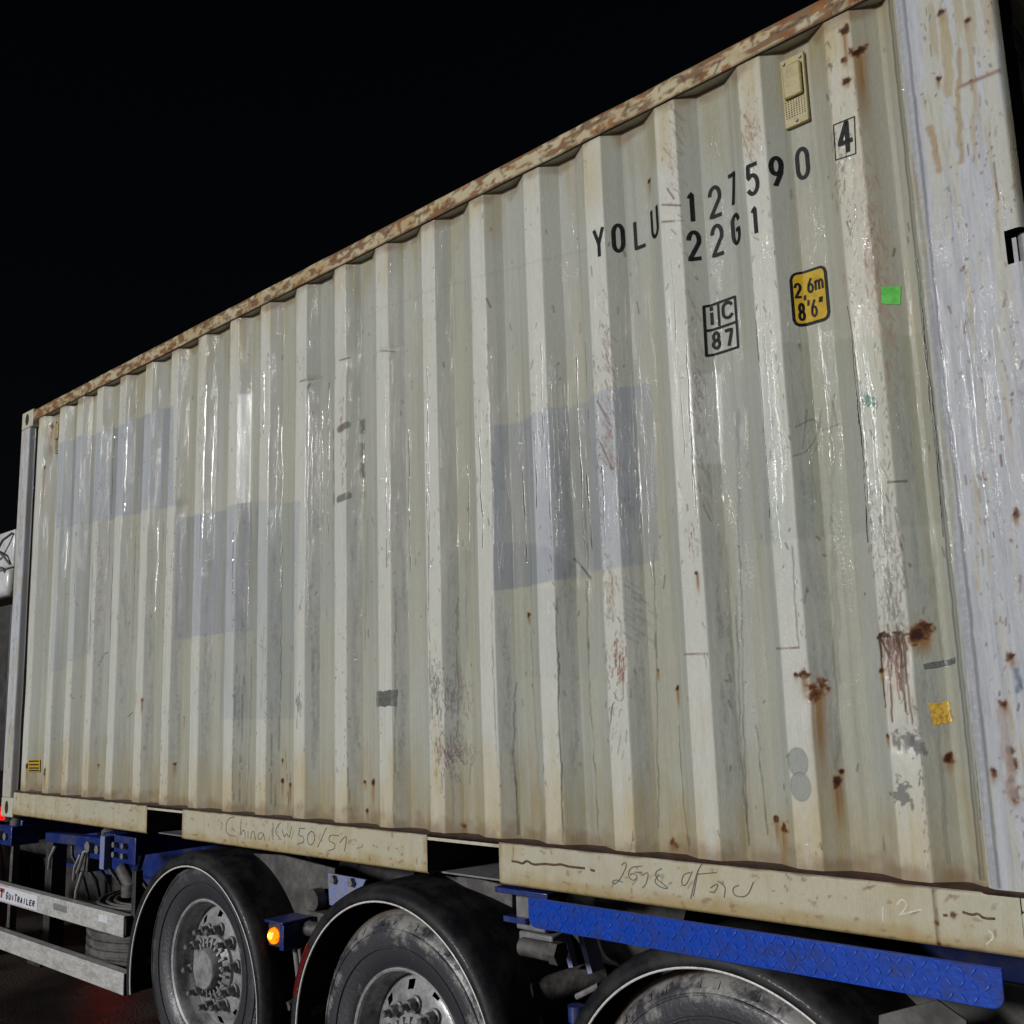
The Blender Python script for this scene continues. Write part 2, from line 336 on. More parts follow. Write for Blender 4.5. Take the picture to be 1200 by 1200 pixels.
class Sheet:
    """a gridded steel sheet in x and z with its own wear map (colour + roughness per vertex)"""
    def __init__(s, xs, zs, yf, base, rough):
        s.xs = np.asarray(xs, float); s.zs = np.asarray(zs, float)
        s.X, s.Z = np.meshgrid(s.xs, s.zs); s.Y = yf(s.X, s.Z)
        s.col = np.empty(s.X.shape+(3,)); s.col[:] = base; s.ro = np.full(s.X.shape, float(rough))
        s.keep = None
    def win(s, x0, x1, z0, z1):
        a, b = np.searchsorted(s.xs, [x0, x1]); c, d = np.searchsorted(s.zs, [z0, z1])
        return slice(c, d), slice(a, b)
    def mixc(s, w, mask, col, rough=None):
        s.col[w] = s.col[w]*(1-mask[..., None])+np.asarray(col)*mask[..., None]
        if rough is not None: s.ro[w] = s.ro[w]*(1-mask)+rough*mask
    def mul(s, w, mask, f):
        s.col[w] = s.col[w]*(1-mask[..., None]*(1-np.asarray(f)))
    def poly(s, pts, soft=.004, wob=.004):
        xs = [p[0] for p in pts]; zs = [p[1] for p in pts]; pad = .04
        w = s.win(min(xs)-pad, max(xs)+pad, min(zs)-pad, max(zs)+pad); X = s.X[w]; Z = s.Z[w]
        if X.size == 0: return w, np.zeros(X.shape)
        Xn = X+(fbm(X*40, Z*40, 5, 3)-.5)*wob*2; Zn = Z+(fbm(X*40, Z*40, 6, 3)-.5)*wob*2
        ins = np.zeros(X.shape, bool); dist = np.full(X.shape, 9.)
        for i in range(len(pts)):
            (ax, az), (bx, bz) = pts[i], pts[(i+1) % len(pts)]
            c = ((az > Zn) != (bz > Zn)) & (Xn < (bx-ax)*(Zn-az)/((bz-az) if bz != az else 1e-9)+ax); ins ^= c
            t = np.clip(((Xn-ax)*(bx-ax)+(Zn-az)*(bz-az))/((bx-ax)**2+(bz-az)**2+1e-12), 0, 1)
            dist = np.minimum(dist, np.hypot(Xn-ax-t*(bx-ax), Zn-az-t*(bz-az)))
        return w, np.clip(.5+np.where(ins, dist, -dist)/(2*soft), 0, 1)
    def stroke(s, pts, wid, soft=.003, wob=0.):
        xs = [p[0] for p in pts]; zs = [p[1] for p in pts]; pad = wid+.02
        w = s.win(min(xs)-pad, max(xs)+pad, min(zs)-pad, max(zs)+pad); X = s.X[w]; Z = s.Z[w]; dist = np.full(X.shape, 9.)
        if wob: X = X+(fbm(X*30, Z*25, 8, 3)-.5)*wob*2
        for i in range(len(pts)-1):
            (ax, az), (bx, bz) = pts[i], pts[i+1]
            t = np.clip(((X-ax)*(bx-ax)+(Z-az)*(bz-az))/((bx-ax)**2+(bz-az)**2+1e-12), 0, 1)
            dist = np.minimum(dist, np.hypot(X-ax-t*(bx-ax), Z-az-t*(bz-az)))
        return w, np.clip(1-(dist-wid/2)/soft, 0, 1)
    def rust(s, x, z, r, drip, deep=1., run=(.23, .12, .035)):
        w = s.win(x-r*3-.01, x+r*3+.01, z-drip-r*2, z+r*3)
        X = s.X[w]; Z = s.Z[w]
        n = fbm(X*70, Z*70, 21, 4)
        if drip > 0:
            below = sst(z+r*.3, z-r*.3, Z)*sst(z-drip, z-drip*.25, Z)
            core = np.exp(-((X-x)/(r*.75))**2)
            st = .45+.75*vnoise(X*170, Z*3, 31)
            s.mixc(w, np.clip(below*core*st*1.0*deep, 0, .9), run, .5)
        d = np.hypot(X-x, (Z-z)*.9)/r+(n-.5)*2.2
        s.mixc(w, np.clip(1.5-d, 0, 1)*.45*deep, (.30, .17, .06))
        s.mixc(w, np.clip((1.05-d)*2.5, 0, 1)*deep, (.12, .045, .016), .6)
        s.mixc(w, np.clip((.65-d)*3, 0, 1)*deep, (.035, .014, .01), .6)
    def build(s, name, m, parent):
        nz, nx = s.X.shape
        co = np.stack([s.X, s.Y, s.Z+Z0], -1).reshape(-1, 3)
        i = np.arange(nz*nx).reshape(nz, nx)
        q = np.stack([i[:-1, :-1], i[:-1, 1:], i[1:, 1:], i[1:, :-1]], -1).reshape(-1, 4)
        if s.keep is not None: q = q[s.keep.reshape(-1)]
        me = bpy.data.meshes.new(name)
        me.vertices.add(len(co)); me.vertices.foreach_set('co', co.ravel())
        me.loops.add(q.size); me.loops.foreach_set('vertex_index', q.ravel().astype(np.int32))
        me.polygons.add(len(q)); me.polygons.foreach_set('loop_start', np.arange(0, q.size, 4, dtype=np.int32))
        me.polygons.foreach_set('use_smooth', np.ones(len(q), bool))
        at_ = me.attributes.new('Col', 'FLOAT_COLOR', 'POINT')
        at_.data.foreach_set('color', np.concatenate([np.clip(s.col, .003, .9), np.clip(s.ro, .05, 1)[..., None]], -1).astype(np.float32).ravel())
        me.materials.append(m); me.update(calc_edges=True); me.validate()
        return link(name, me, parent)

# ---------------------------------------------------------------- the setting
g = MB().add([(-300, -300, 0), (300, -300, 0), (300, 300, 0), (-300, 300, 0)], [(0, 1, 2, 3)]).build('ground', M['ground'], smooth=0, shift=False)
g['kind'] = 'structure'

# ================================================================ the container
L, W, H = 6.058, 2.438, 2.591
box = thing('shipping_container', 'weathered cream corrugated steel freight container loaded on the blue trailer', 'container')

# ---- corrugated side wall with its wear
xs = [.150]
while xs[-1] < 5.812: xs.append(xs[-1]+.0024+(5.8165-xs[-1])*.0013)
xs[-1] = 5.8125
_kn = np.array([k for k in _kx if .16 < k < 5.80]); xs = np.array(xs)
xs = xs[np.min(np.abs(xs[:, None]-_kn[None]), 1) > .0045]          # columns set tight on both sides of every bend
xs = np.unique(np.concatenate([xs, _kn-.0036, _kn-.0012, _kn+.0012, _kn+.0036]))
zs = np.linspace(.160, 2.508, 800)
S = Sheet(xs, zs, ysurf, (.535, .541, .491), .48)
X, Z = S.X, S.Z
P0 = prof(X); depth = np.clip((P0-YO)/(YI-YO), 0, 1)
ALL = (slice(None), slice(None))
# recessed faces darker than the outer faces, broken up by noise
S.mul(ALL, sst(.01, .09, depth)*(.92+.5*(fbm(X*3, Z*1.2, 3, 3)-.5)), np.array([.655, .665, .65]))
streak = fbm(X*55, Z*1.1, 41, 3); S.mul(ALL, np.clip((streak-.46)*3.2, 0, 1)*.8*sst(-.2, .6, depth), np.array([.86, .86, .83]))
fine = vnoise(X*190, Z*2.5, 44); S.mul(ALL, np.clip((fine-.72)*3, 0, 1)*.5, np.array([.80, .79, .74]))
yel = fbm(X*7, Z*.7, 47, 3)*sst(.35, .9, depth); S.mul(ALL, np.clip((yel-.42)*4, 0, 1)*.7, np.array([1.02, .98, .87]))
blotch = fbm(X*1.3, Z*1.6, 51, 4); S.mul(ALL, np.clip((blotch-.5)*3, 0, 1)*.35, np.array([.86, .88, .90]))
# warm staining: foot of the wall, head of the wall, the door end
foot = sst(.52, .17, Z+(fbm(X*16, Z*5, 61, 3)-.5)*.42)*(.30+.70*fbm(X*60, Z*3, 62, 2))
S.mul(ALL, np.clip(foot*1.05, 0, .9), np.array([.88, .72, .46]))
head = sst(2.30, 2.508, Z+(fbm(X*14, Z*3, 64, 3)-.5)*.5)*(.2+.8*vnoise(X*50, Z*2, 65))
S.mul(ALL, np.clip(head*.9, 0, .8), np.array([.88, .76, .52]))
warm = sst(5.30, 5.75, X)*sst(.9, 2.2, Z+(fbm(X*10, Z*1.5, 66, 3)-.5)*1.2)*(.5+.6*vnoise(X*45, Z*1.3, 67))
S.mul(ALL, np.clip(warm, 0, 1)*.8, np.array([.90, .81, .66]))

def PX(pts): return [onwall(u, v) for u, v in pts]
# over-painted rectangles (old markings painted out in a blue-grey), plus two patches of painted glitter
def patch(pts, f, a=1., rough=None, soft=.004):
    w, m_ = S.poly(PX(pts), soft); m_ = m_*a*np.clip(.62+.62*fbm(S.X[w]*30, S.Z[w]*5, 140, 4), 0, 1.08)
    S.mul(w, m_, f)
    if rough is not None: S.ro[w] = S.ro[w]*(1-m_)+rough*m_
LAV = np.array([.78, .81, .955])
patch([(66, 524), (90, 513), (121, 506), (122, 502), (146, 497), (147, 490), (178, 484), (180, 478), (203, 475), (203, 592), (176, 597), (148, 604), (118, 610), (66, 618)], LAV*.98, 1, .40)
patch([(66, 617), (110, 610), (106, 760), (58, 790)], np.array([.86, .89, .98]), .8)
patch([(206, 606), (240, 602), (296, 588), (297, 738), (250, 744), (204, 750)], LAV*.97, 1, .40)
patch([(262, 742), (297, 736), (298, 588), (352, 588), (346, 843), (258, 843)], np.array([.84, .87, .93]), .9, .40)
patch([(300, 590), (440, 585), (438, 700), (300, 735)], np.array([.93, .95, 1.0]), .6)
patch([(578, 499), (622, 487), (640, 478), (688, 470), (702, 458), (764, 447), (772, 656), (735, 664), (695, 670), (640, 682), (578, 692)], LAV*.99, 1, .40)
patch([(578, 636), (606, 635), (640, 640), (655, 650), (690, 676), (640, 682), (578, 692)], np.array([.86, .87, .90]), 1)
patch([(522, 645), (536, 645), (552, 645), (550, 760), (522, 900)], np.array([.86, .87, .90]), .9)
patch([(606, 690), (700, 690), (700, 795), (606, 795)], np.array([.92, .94, .96]), .7)
patch([(892, 402), (988, 398), (1108, 385), (1114, 611), (1032, 620), (960, 630), (897, 636)], np.array([.88, .905, .885]), .95, .40)
patch([(860, 440), (905, 438), (915, 636), (868, 640)], np.array([.93, .95, 1.0]), .7)
patch([(806, 440), (846, 436), (848, 543), (812, 545)], np.array([1.25, 1.27, 1.33]), 1, .25)  # wet lamp glitter put into the colour as a lighter, smoother patch
patch([(279, 462), (297, 460), (296, 588), (277, 590)], np.array([1.28, 1.30, 1.38]), 1, .25)  # second glitter patch, its glint painted in as paler colour
patch([(390, 500), (432, 490), (430, 585), (390, 590)], np.array([1.0, 1.0, 1.0]), .6)
# dark remains of old black lettering
for (u0, u1, v0, v1) in [(421, 428, 492, 508), (423, 427, 520, 536), (423, 428, 542, 560), (424, 428, 577, 584), (390, 392, 503, 518), (390, 392, 527, 543), (390, 392, 552, 566), (390, 392, 578, 592)]:
    patch([(u0, v0), (u1, v0-1), (u1, v1-1), (u0, v1)], np.array([.30, .32, .30]), .9, soft=.006)
for (u0, v0, u1, v1) in [(398, 503, 407, 498), (397, 585, 408, 581)]:
    w, m_ = S.stroke(PX([(u0, v0), (u1, v1)]), .025, .006); S.mul(w, m_, np.array([.35, .37, .35]))
# dirty runs and cracks in the paint
def soft_(q):
    for _ in range(2):
        if len(q) > 2:
            t_ = [q[0]]
            for i in range(len(q)-1): t_ += [(.75*q[i][0]+.25*q[i+1][0], .75*q[i][1]+.25*q[i+1][1]), (.25*q[i][0]+.75*q[i+1][0], .25*q[i][1]+.75*q[i+1][1])]
            q = t_+[q[-1]]
    return q
def line(pts, wid=.004, f=(.42, .42, .42), a=.85, wob=.006):
    w, m_ = S.stroke(PX(soft_(pts)), wid*.7, .002, wob); X_ = S.X[w]; Z_ = S.Z[w]
    S.mul(w, m_*a*np.clip(.35+1.1*vnoise(X_*20, Z_*22, 71), 0, 1), np.array(f))
for pts in [[(686, 680), (690, 790), (698, 920), (702, 985)], [(795, 850), (800, 940), (808, 998)], [(606, 800), (602, 830), (603, 900), (609, 978)], [(600, 880), (606, 930), (606, 978)],
            [(886, 850), (893, 920), (900, 978)], [(528, 860), (531, 920), (530, 965)], [(536, 700), (535, 790), (536, 865)], [(463, 690), (464, 800), (460, 965)],
            [(407, 900), (409, 940), (414, 960)], [(318, 860), (317, 950)], [(285, 790), (280, 940)], [(277, 780), (272, 900), (273, 940)], [(295, 770), (292, 880), (289, 945)],
            [(652, 700), (655, 850), (660, 985)], [(653, 760), (657, 900), (661, 990)], [(867, 640), (870, 800), (876, 985)], [(862, 700), (868, 880), (877, 990)],
            [(769, 720), (770, 850), (772, 970)], [(766, 640), (768, 760)], [(576, 700), (582, 900)], [(684, 560), (686, 620), (690, 760)],
            [(928, 640), (935, 760)], [(1112, 560), (1128, 720), (1150, 960)], [(331, 640), (330, 760), (326, 880)], [(334, 880), (338, 945)], [(324, 915), (322, 945)], [(340, 905), (337, 950)]]:
    line(pts)
for pts in [[(975, 470), (975, 700), (985, 940)], [(978, 640), (984, 800)], [(865, 480), (866, 640)], [(852, 640), (858, 800), (868, 900)], [(622, 640), (622, 760), (632, 930)], [(545, 640), (548, 760)],
            [(374, 700), (372, 860)], [(367, 760), (367, 900)], [(431, 610), (428, 760)], [(310, 720), (306, 830)], [(1095, 640), (1105, 780)], [(1098, 830), (1112, 1010)]]:
    line(pts, .010, (.66, .66, .68), .6, .008)
# wide vertical smears of wet grime on the slopes facing the doors
for i, b in enumerate(BAND):
    if i < 3: continue
    x0 = b+BW+.018; w = S.win(x0-.04, x0+.075, .2, 2.3); X_ = S.X[w]; Z_ = S.Z[w]
    k = np.exp(-((X_-x0-.02)/.025)**2)*sst(1.9, 1.1, Z_)*sst(.25, .5, Z_)*np.clip((fbm(X_*80, Z_*9, 80+i, 3)-.38)*3.0, 0, 1)*(.55+.9*np.clip((fbm(X_*190, Z_*75, 180+i, 2)-.42)*4, 0, 1))
    S.mul(w, np.clip(k*.8, 0, 1), np.array([.70, .71, .74]))
# scuffs: chips and ticks on the outer faces
rs = np.random.default_rng(3)
bandw = {19: 3.2, 18: 1.0, 17: 1.0, 16: 2.6, 15: 1.3, 14: .7, 13: .9, 12: .5, 11: .9, 10: .6, 9: .8, 7: 1.0, 6: 1.0, 3: .8, 2: 1.0, 1: .6, 0: 1.6}
for i, b in enumerate(BAND):
    for k in range(int(120*bandw.get(i, .5))):
        x = b+BW*rs.choice([rs.uniform(.0, 1), rs.uniform(.82, 1.05), rs.uniform(-.05, .12)]); z = rs.uniform(.2, 2.45)
        if float(vnoise(np.array(i*7.3+x*9), np.array(z*3.5), 77)) < rs.uniform(.35, .75): continue
        ln_ = rs.exponential(.010)+.003; an = rs.normal(0, .3)
        w, m_ = S.stroke([(x, z), (x+ln_*math.sin(an), z-ln_*math.cos(an))], rs.uniform(.0006, .0022), .0018)
        S.mixc(w, m_*rs.uniform(.3, .9), rs.choice([0, 1, 2], p=[.55, .3, .15]) and (.16, .085, .05) or (.10, .10, .095))
for k in range(420):
    x = rs.uniform(.4, 5.78); z = rs.uniform(.2, 2.4); ln_ = rs.exponential(.01)+.003
    w, m_ = S.stroke([(x, z), (x+rs.normal(0, .004), z-ln_)], .002, .003); S.mixc(w, m_*rs.uniform(.3, .8), (.10, .075, .055))
def scuff(u, v, hw, hh, col, n, seed, slant=0., amp=.8):
    r_ = np.random.default_rng(seed); x, z = onwall(u, v)
    for k in range(int(n*1.6)):
        a = x+r_.normal(0, hw*.5); c = z+r_.normal(0, hh*.5); ln_ = min(r_.exponential(.016)+.004, .07)
        w, m_ = S.stroke([(a, c), (a+slant*ln_+r_.normal(0, .004), c-ln_)], r_.uniform(.0008, .0030), .0018)
        S.mixc(w, m_*r_.uniform(.3, 1)*amp, np.array(col)*r_.uniform(.6, 1.3))
scuff(725, 772, .030, .10, (.20, .05, .035), 55, 1); scuff(715, 690, .03, .10, (.25, .19, .13), 60, 2, amp=.6); scuff(720, 840, .03, .08, (.10, .09, .08), 14, 3, -.25)
scuff(530, 815, .09, .10, (.16, .12, .11), 80, 4, .1, .65); scuff(528, 882, .08, .06, (.12, .06, .06), 90, 5, .2, .7); scuff(508, 800, .03, .14, (.13, .10, .08), 60, 6)
scuff(1045, 690, .03, .28, (.20, .18, .15), 170, 7, amp=.7); scuff(1025, 300, .03, .30, (.32, .20, .13), 190, 8, amp=.5); scuff(985, 200, .03, .2, (.25, .18, .12), 40, 9)
scuff(710, 430, .025, .30, (.24, .14, .09), 70, 10, .4, .6); scuff(712, 520, .03, .15, (.24, .12, .09), 40, 11, .5, .6); scuff(815, 450, .02, .4, (.20, .14, .10), 45, 12, .2, .6)
scuff(787, 170, .03, .25, (.28, .15, .12), 40, 13, .6, .7); scuff(878, 150, .03, .12, (.28, .14, .10), 45, 14, .2, .6); scuff(740, 720, .05, .10, (.14, .14, .14), 20, 15, 1.2, .5)
scuff(400, 490, .02, .15, (.2, .1, .07), 22, 16); scuff(115, 690, .03, .3, (.25, .13, .09), 60, 17, amp=.5); scuff(35, 700, .03, .8, (.30, .2, .11), 150, 18, amp=.6)
scuff(236, 500, .03, .3, (.3, .18, .13), 60, 19, amp=.5); scuff(810, 622, .015, .04, (.25, .03, .06), 10, 20); scuff(350, 820, .03, .04, (.12, .12, .11), 24, 21)
# red-brown gouges with a torn edge on the last outer face
x, z = onwall(1043, 745)
w, m_ = S.poly([(x-.034, z+.004), (x+.034, z+.01), (x+.034, z-.20), (x+.004, z-.13), (x-.02, z-.19)], .02, .02); S.mul(w, m_*.7, np.array([.95, .78, .68]))
for k in range(34):
    a = x+rs.uniform(-.036, .036); ln_ = min(.03+rs.exponential(.07), .27); dr_ = rs.normal(.004, .006); t0 = rs.uniform(-.05, .008) if rs.random() < .35 else rs.uniform(-.006, .006)
    w, m_ = S.stroke([(a, z+t0), (a+dr_*.4, z+t0-ln_*.5), (a+dr_, z+t0-ln_)], rs.uniform(.0006, .0042), .0018, .006); S.mixc(w, m_*rs.uniform(.35, .95), np.array([.085, .030, .018])*rs.uniform(.5, 1.6))
for k in range(9):
    a = x+rs.uniform(-.038, .036); w, m_ = S.stroke([(a, z+rs.uniform(-.004, .008)), (a+rs.uniform(.006, .02), z+rs.uniform(-.004, .010))], rs.uniform(.002, .007), .002, .004); S.mixc(w, m_*.9, (.05, .018, .012))
for (u, v, r1, r2) in [(1062, 868, .03, .03), (1074, 874, .02, .025), (1056, 930, .028, .035), (452, 818, .03, .02)]:
    x, z = onwall(u, v); w = S.win(x-.06, x+.06, z-.08, z+.08); X_, Z_ = S.X[w], S.Z[w]
    d = np.hypot((X_-x)/r1, (Z_-z)/r2)+(fbm(X_*90, Z_*90, 91, 3)-.5)*2.2; S.mixc(w, np.clip((1-d)*3, 0, .8), (.13, .125, .125))
# two grey ovals left by removed stickers
for (u, v) in [(935, 893), (938, 922)]:
    x, z = onwall(u, v); w = S.win(x-.06, x+.06, z-.08, z+.08); X_, Z_ = S.X[w], S.Z[w]
    d = np.hypot((X_-x)/.029, (Z_-z)/.037); S.mixc(w, np.clip((1-d)*20, 0, 1)*.85, (.27, .29, .27)); S.mixc(w, np.exp(-((d-1)/.05)**2)*.6, (.10, .11, .10))
# rust spots
for (u, v, r, dr) in [(957, 808, .026, .30), (910, 960, .011, .10), (918, 968, .017, .13), (981, 916, .013, .15), (1081, 737, .022, .09), (1072, 745, .02, .06), (1112, 888, .012, .05), (941, 789, .014, .10), (932, 790, .006, .03),
                      (794, 806, .010, .08), (788, 988, .014, .04), (792, 990, .01, .03), (817, 672, .008, .08), (771, 785, .006, .05), (437, 917, .010, .12), (428, 917, .008, .04), (331, 915, .010, .10), (340, 920, .010, .12), (331, 891, .007, .04), (205, 895, .010, .08),
                      (166, 820, .010, .10), (216, 840, .006, .09), (116, 897, .008, .03), (32, 898, .018, .16), (52, 905, .016, .12), (36, 930, .02, .04), (761, 213, .010, .06), (620, 720, .008, .05), (986, 903, .006, .02), (1040, 862, .006, .04),
                      (993, 95, .012, .03), (990, 70, .008, .03), (52, 548, .012, .4), (990, 35, .012, .16), (1006, 60, .02, .3), (60, 500, .02, .35), (545, 968, .01, .05), (430, 950, .01, .04), (112, 960, .01, .03), (1033, 786, .008, .05)]:
    x, z = onwall(u, v); S.rust(x, z, r, dr)
# a little thin rust along both edges of the sheet
edge = np.clip(sst(.24, .160, Z+(fbm(X*25, Z*25, 93, 3)-.45)*.09), 0, 1); S.mixc(ALL, edge*.55, (.16, .085, .04))
edge = np.clip(sst(2.46, 2.508, Z+(fbm(X*18, Z*18, 94, 3)-.52)*.10), 0, 1); S.mixc(ALL, edge*.55, (.17, .10, .05))
# big pencil scribble, scratches
for pts in [[(932, 500), (955, 488), (960, 505), (945, 530), (928, 534)], [(945, 480), (940, 525)], [(962, 480), (955, 528)], [(975, 470), (981, 500)], [(960, 505), (985, 496)]]:
    line(pts, .003, (.45, .45, .45), .8, 0)
for pts in [[(700, 470), (716, 500)], [(704, 520), (718, 550)], [(782, 221), (790, 233)], [(776, 240), (797, 241)], [(776, 260), (800, 259)], [(570, 350), (575, 360)], [(116, 780), (122, 766), (126, 765)], [(150, 840), (155, 835)],
            [(672, 655), (690, 676)], [(677, 660), (691, 678)], [(1040, 565), (1062, 564)], [(910, 760), (935, 759)], [(802, 767), (828, 766)], [(351, 447), (366, 444)], [(445, 411), (462, 412)], [(397, 422), (410, 419)]]:
    line(pts, .006, (.35, .22, .18), .9, 0)
for pts in [[(400, 385), (470, 352), (540, 330), (610, 312), (690, 292)]]:
    line(pts, .012, (.90, .90, .90), .8, 0)
x, z = onwall(1018, 468); w = S.win(x-.05, x+.05, z-.05, z+.05)
S.mixc(w, np.clip((.9-np.hypot((S.X[w]-x)/.022, (S.Z[w]-z)/.02)-(fbm(S.X[w]*120, S.Z[w]*120, 96, 2)-.5)*2)*3, 0, .8), (.03, .16, .12))
# seam beside the door post
for xx, ww, f in [(5.792, .004, .35), (5.801, .003, .5)]:
    w, m_ = S.stroke([(xx, .18), (xx, 2.52)], ww, .003, .003); S.mul(w, m_*.8, np.array([f, f, f]))
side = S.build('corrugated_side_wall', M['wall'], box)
side['label'] = 'cream corrugated side wall with blue-grey painted-out patches and rust stains'

# ---- door-end corner post (right) with hinge slot
nx0, nx1, nz0, nz1 = 6.012, 6.058, 1.634, 1.721
def ypost(X, Z): return .001+.020*np.clip((X-6.042)/.016, 0, 1)**2+.008*np.clip((5.826-X)/.012, 0, 1)+(fbm(X*12, Z*4, 13, 3)-.5)*.003
px_ = np.unique(np.concatenate([np.linspace(5.8125, nx0, 72), np.linspace(nx0, L, 18)]))
pz_ = np.unique(np.concatenate([np.linspace(.160, nz0, 380), np.linspace(nz0, nz1, 24), np.linspace(nz1, 2.472, 180)]))
S2 = Sheet(px_, pz_, ypost, (.455, .468, .503), .55)
X, Z = S2.X, S2.Z
S2.mul(ALL, np.clip((fbm(X*70, Z*1.5, 101, 4)-.45)*3, 0, 1)*.9, np.array([.80, .81, .82]))
S2.mul(ALL, np.clip((fbm(X*200, Z*14, 105, 3)-.5)*3, 0, 1)*.8, np.array([.80, .79, .78]))
old = np.clip((fbm(X*55, Z*4.0, 102, 6)-.54+.22*sst(1.5, 2.3, Z)*sst(5.85, 5.9, X)+.10*sst(5.95, 6.02, X)*sst(1.2, 1.7, Z))*7, 0, 1)
S2.mixc(ALL, old*.7, (.44, .44, .36), .45)
br = np.clip((fbm(X*60, Z*5, 103, 5)-.60+.05*sst(1.4, 2.4, Z))*12, 0, 1)*old; S2.mixc(ALL, br*.5, (.32, .235, .12), .5)
for k in range(300):
    x = rs.uniform(5.86, 6.05); z = rs.uniform(.2, 2.45); r_ = rs.exponential(.0014)+.0006
    w, m_ = S2.stroke([(x, z), (x+rs.normal(0, .003), z-rs.exponential(.008))], r_, .002); S2.mixc(w, m_*rs.uniform(.4, .9), [(.10, .10, .11), (.16, .07, .045), (.22, .15, .14)][rs.integers(3)])
def postpx(pts): return [at(u, v, .002) for u, v in pts]
for (u, v, r_) in [(1176, 825, .012), (1188, 930, .016), (1182, 915, .01), (1165, 905, .01), (1185, 895, .012), (1182, 880, .01), (1190, 602, .009), (1104, 15, .01), (1132, 25, .008), (1099, 92, .007), (1084, 870, .0), (1185, 770, .01)]:
    if r_: x, z = at(u, v, 0); S2.rust(x, z, r_, .04, .9)
for pts, wd, c in [([(1172, 835), (1178, 870), (1184, 900), (1188, 930)], .018, (.33, .27, .25)), ([(1125, 102), (1168, 84)], .004, (.18, .07, .04)), ([(1122, 60), (1126, 190)], .006, (.30, .2, .09)), ([(1090, 150), (1100, 200)], .010, (.30, .18, .07)),
                   ([(1191, 785), (1194, 810)], .004, (.05, .1, .18)), ([(1106, 20), (1112, 110)], .016, (.36, .29, .16))]:
    w, m_ = S2.stroke(postpx(pts), wd, .006, .01); S2.mixc(w, m_*.7, c)
w, m_ = S2.stroke([(5.838, .17), (5.838, 2.48)], .004, .004, .002); S2.mul(w, m_*.85, np.array([.4, .4, .42]))
w, m_ = S2.stroke([(5.823, .17), (5.823, 2.48)], .016, .006, .006); S2.mul(w, m_*.5*np.clip(.3+1.2*vnoise(S2.X[w]*100, S2.Z[w]*160, 5), 0, 1), np.array([.55, .55, .55]))
xc = .5*(px_[1:]+px_[:-1]); zc = .5*(pz_[1:]+pz_[:-1])
XC, ZC = np.meshgrid(xc, zc); S2.keep = ~((XC > nx0) & (ZC > nz0) & (ZC < nz1))
post = S2.build('corner_post', M['post'], box); post['label'] = 'wide grey door-end corner post with flaking paint and hinge slot'
b = MB(); b.box(5.83, 6.010, .03, .15, .160, 2.472); b.box(6.0102, 6.0575, .06, .15, .160, 1.626); b.box(6.0102, 6.0575, .06, .15, 1.729, 2.472)
b.box(6.050, 6.0575, .022, .0598, .160, nz0-.004); b.box(6.050, 6.0575, .022, .0598, nz1+.004, 2.472)
b.box(6.0102, 6.0495, .024, .0598, nz0-.02, nz0-.003); b.box(6.0102, 6.0495, .024, .0598, nz1+.003, nz1+.02)
b.build('post_core', M['soot'], post)
hp = MB(); hp.cyl((6.047, .045, 1.638), (6.047, .045, 1.717), .017, 20); hp.build('hinge_pin', M['grey_plate'], post)
hp = MB(); hp.box(6.02, 6.030, .030, .058, 1.641, 1.710); hp.build('hinge_lug', M['grey_plate'], post)

# ---- front-end corner post (left)
def ypl(X, Z): return .001+.030*np.clip((X-.125)/.03, 0, 1)+(fbm(X*12, Z*4, 14, 2)-.5)*.003
S3 = Sheet(np.linspace(.0, .158, 34), np.linspace(.12, 2.472, 330), ypl, (.48, .50, .54), .44)
X, Z = S3.X, S3.Z
S3.mul(ALL, np.clip((fbm(X*40, Z*1.5, 111, 3)-.45)*3, 0, 1)*.6, np.array([.86, .87, .88]))
S3.mixc(ALL, np.clip((fbm(X*30, Z*6, 112, 4)-.50+.22*sst(.8, .2, Z)+.15*sst(2.3, 2.47, Z))*7, 0, 1)*.6, (.40, .35, .24))
S3.mixc(ALL, sst(.118, .135, X)*.85, (.08, .08, .085))
for k in range(60):
    x = rs.uniform(.005, .11); z = rs.uniform(.15, 2.4); w, m_ = S3.stroke([(x, z), (x, z-rs.exponential(.02))], .004, .004); S3.mixc(w, m_*.6, (.15, .11, .08))
lp = S3.build('corner_post', M['post'], box); lp['label'] = 'narrow grey front-end corner post'
MB().box(.001, .1565, .034, .15, .12, 2.472).build('post_core', M['soot'], lp)
# far corner posts
for x0, x1 in ((.001, .157), (5.83, L)):
    MB().box(x0, x1, W-.15, W, .12, 2.472).build('corner_post', M['cream'], box, bevel=.006)

# ---- corner castings: box with an oval hole in each outer face
def casting(x0, x1, y0, y1, z0, z1, fx, fy):
    b = MB(); b.box(x0, x1, y0, y1, z0, z1); o = b.build('corner_casting', M['cream'], box, bevel=.008)
    h = MB(); h2 = MB()
    xc, zc, yc = (x0+x1)/2, (z0+z1)/2, (y0+y1)/2
    ov = [(math.cos(t)*.0255, math.sin(t)*.039) for t in [2*math.pi*k/20 for k in range(20)]]
    ya = y0-.0015 if fy < 0 else y1+.0015; xa = x0-.0015 if fx < 0 else x1+.0015
    h.add([(xc+p, ya, zc+q) for q, p in [(b_, a_) for a_, b_ in ov]], [tuple(range(20))])
    h2.add([(xa, yc+a_, zc+b_) for a_, b_ in ov], [tuple(range(20))])
    h.build('casting_hole', M['hole'], o, smooth=0); h2.build('casting_hole', M['hole'], o, smooth=0)
for xa, fx in ((0, -1), (L-.178, 1)):
    for ya, fy in ((0, -1), (W-.162, 1)):
        casting(xa-.002, xa+.178, ya-.003 if fy < 0 else ya, ya+.162, 0, .118, fx, fy); casting(xa, xa+.178, ya-.003 if fy < 0 else ya, ya+.162, H-.118, H, fx, fy)

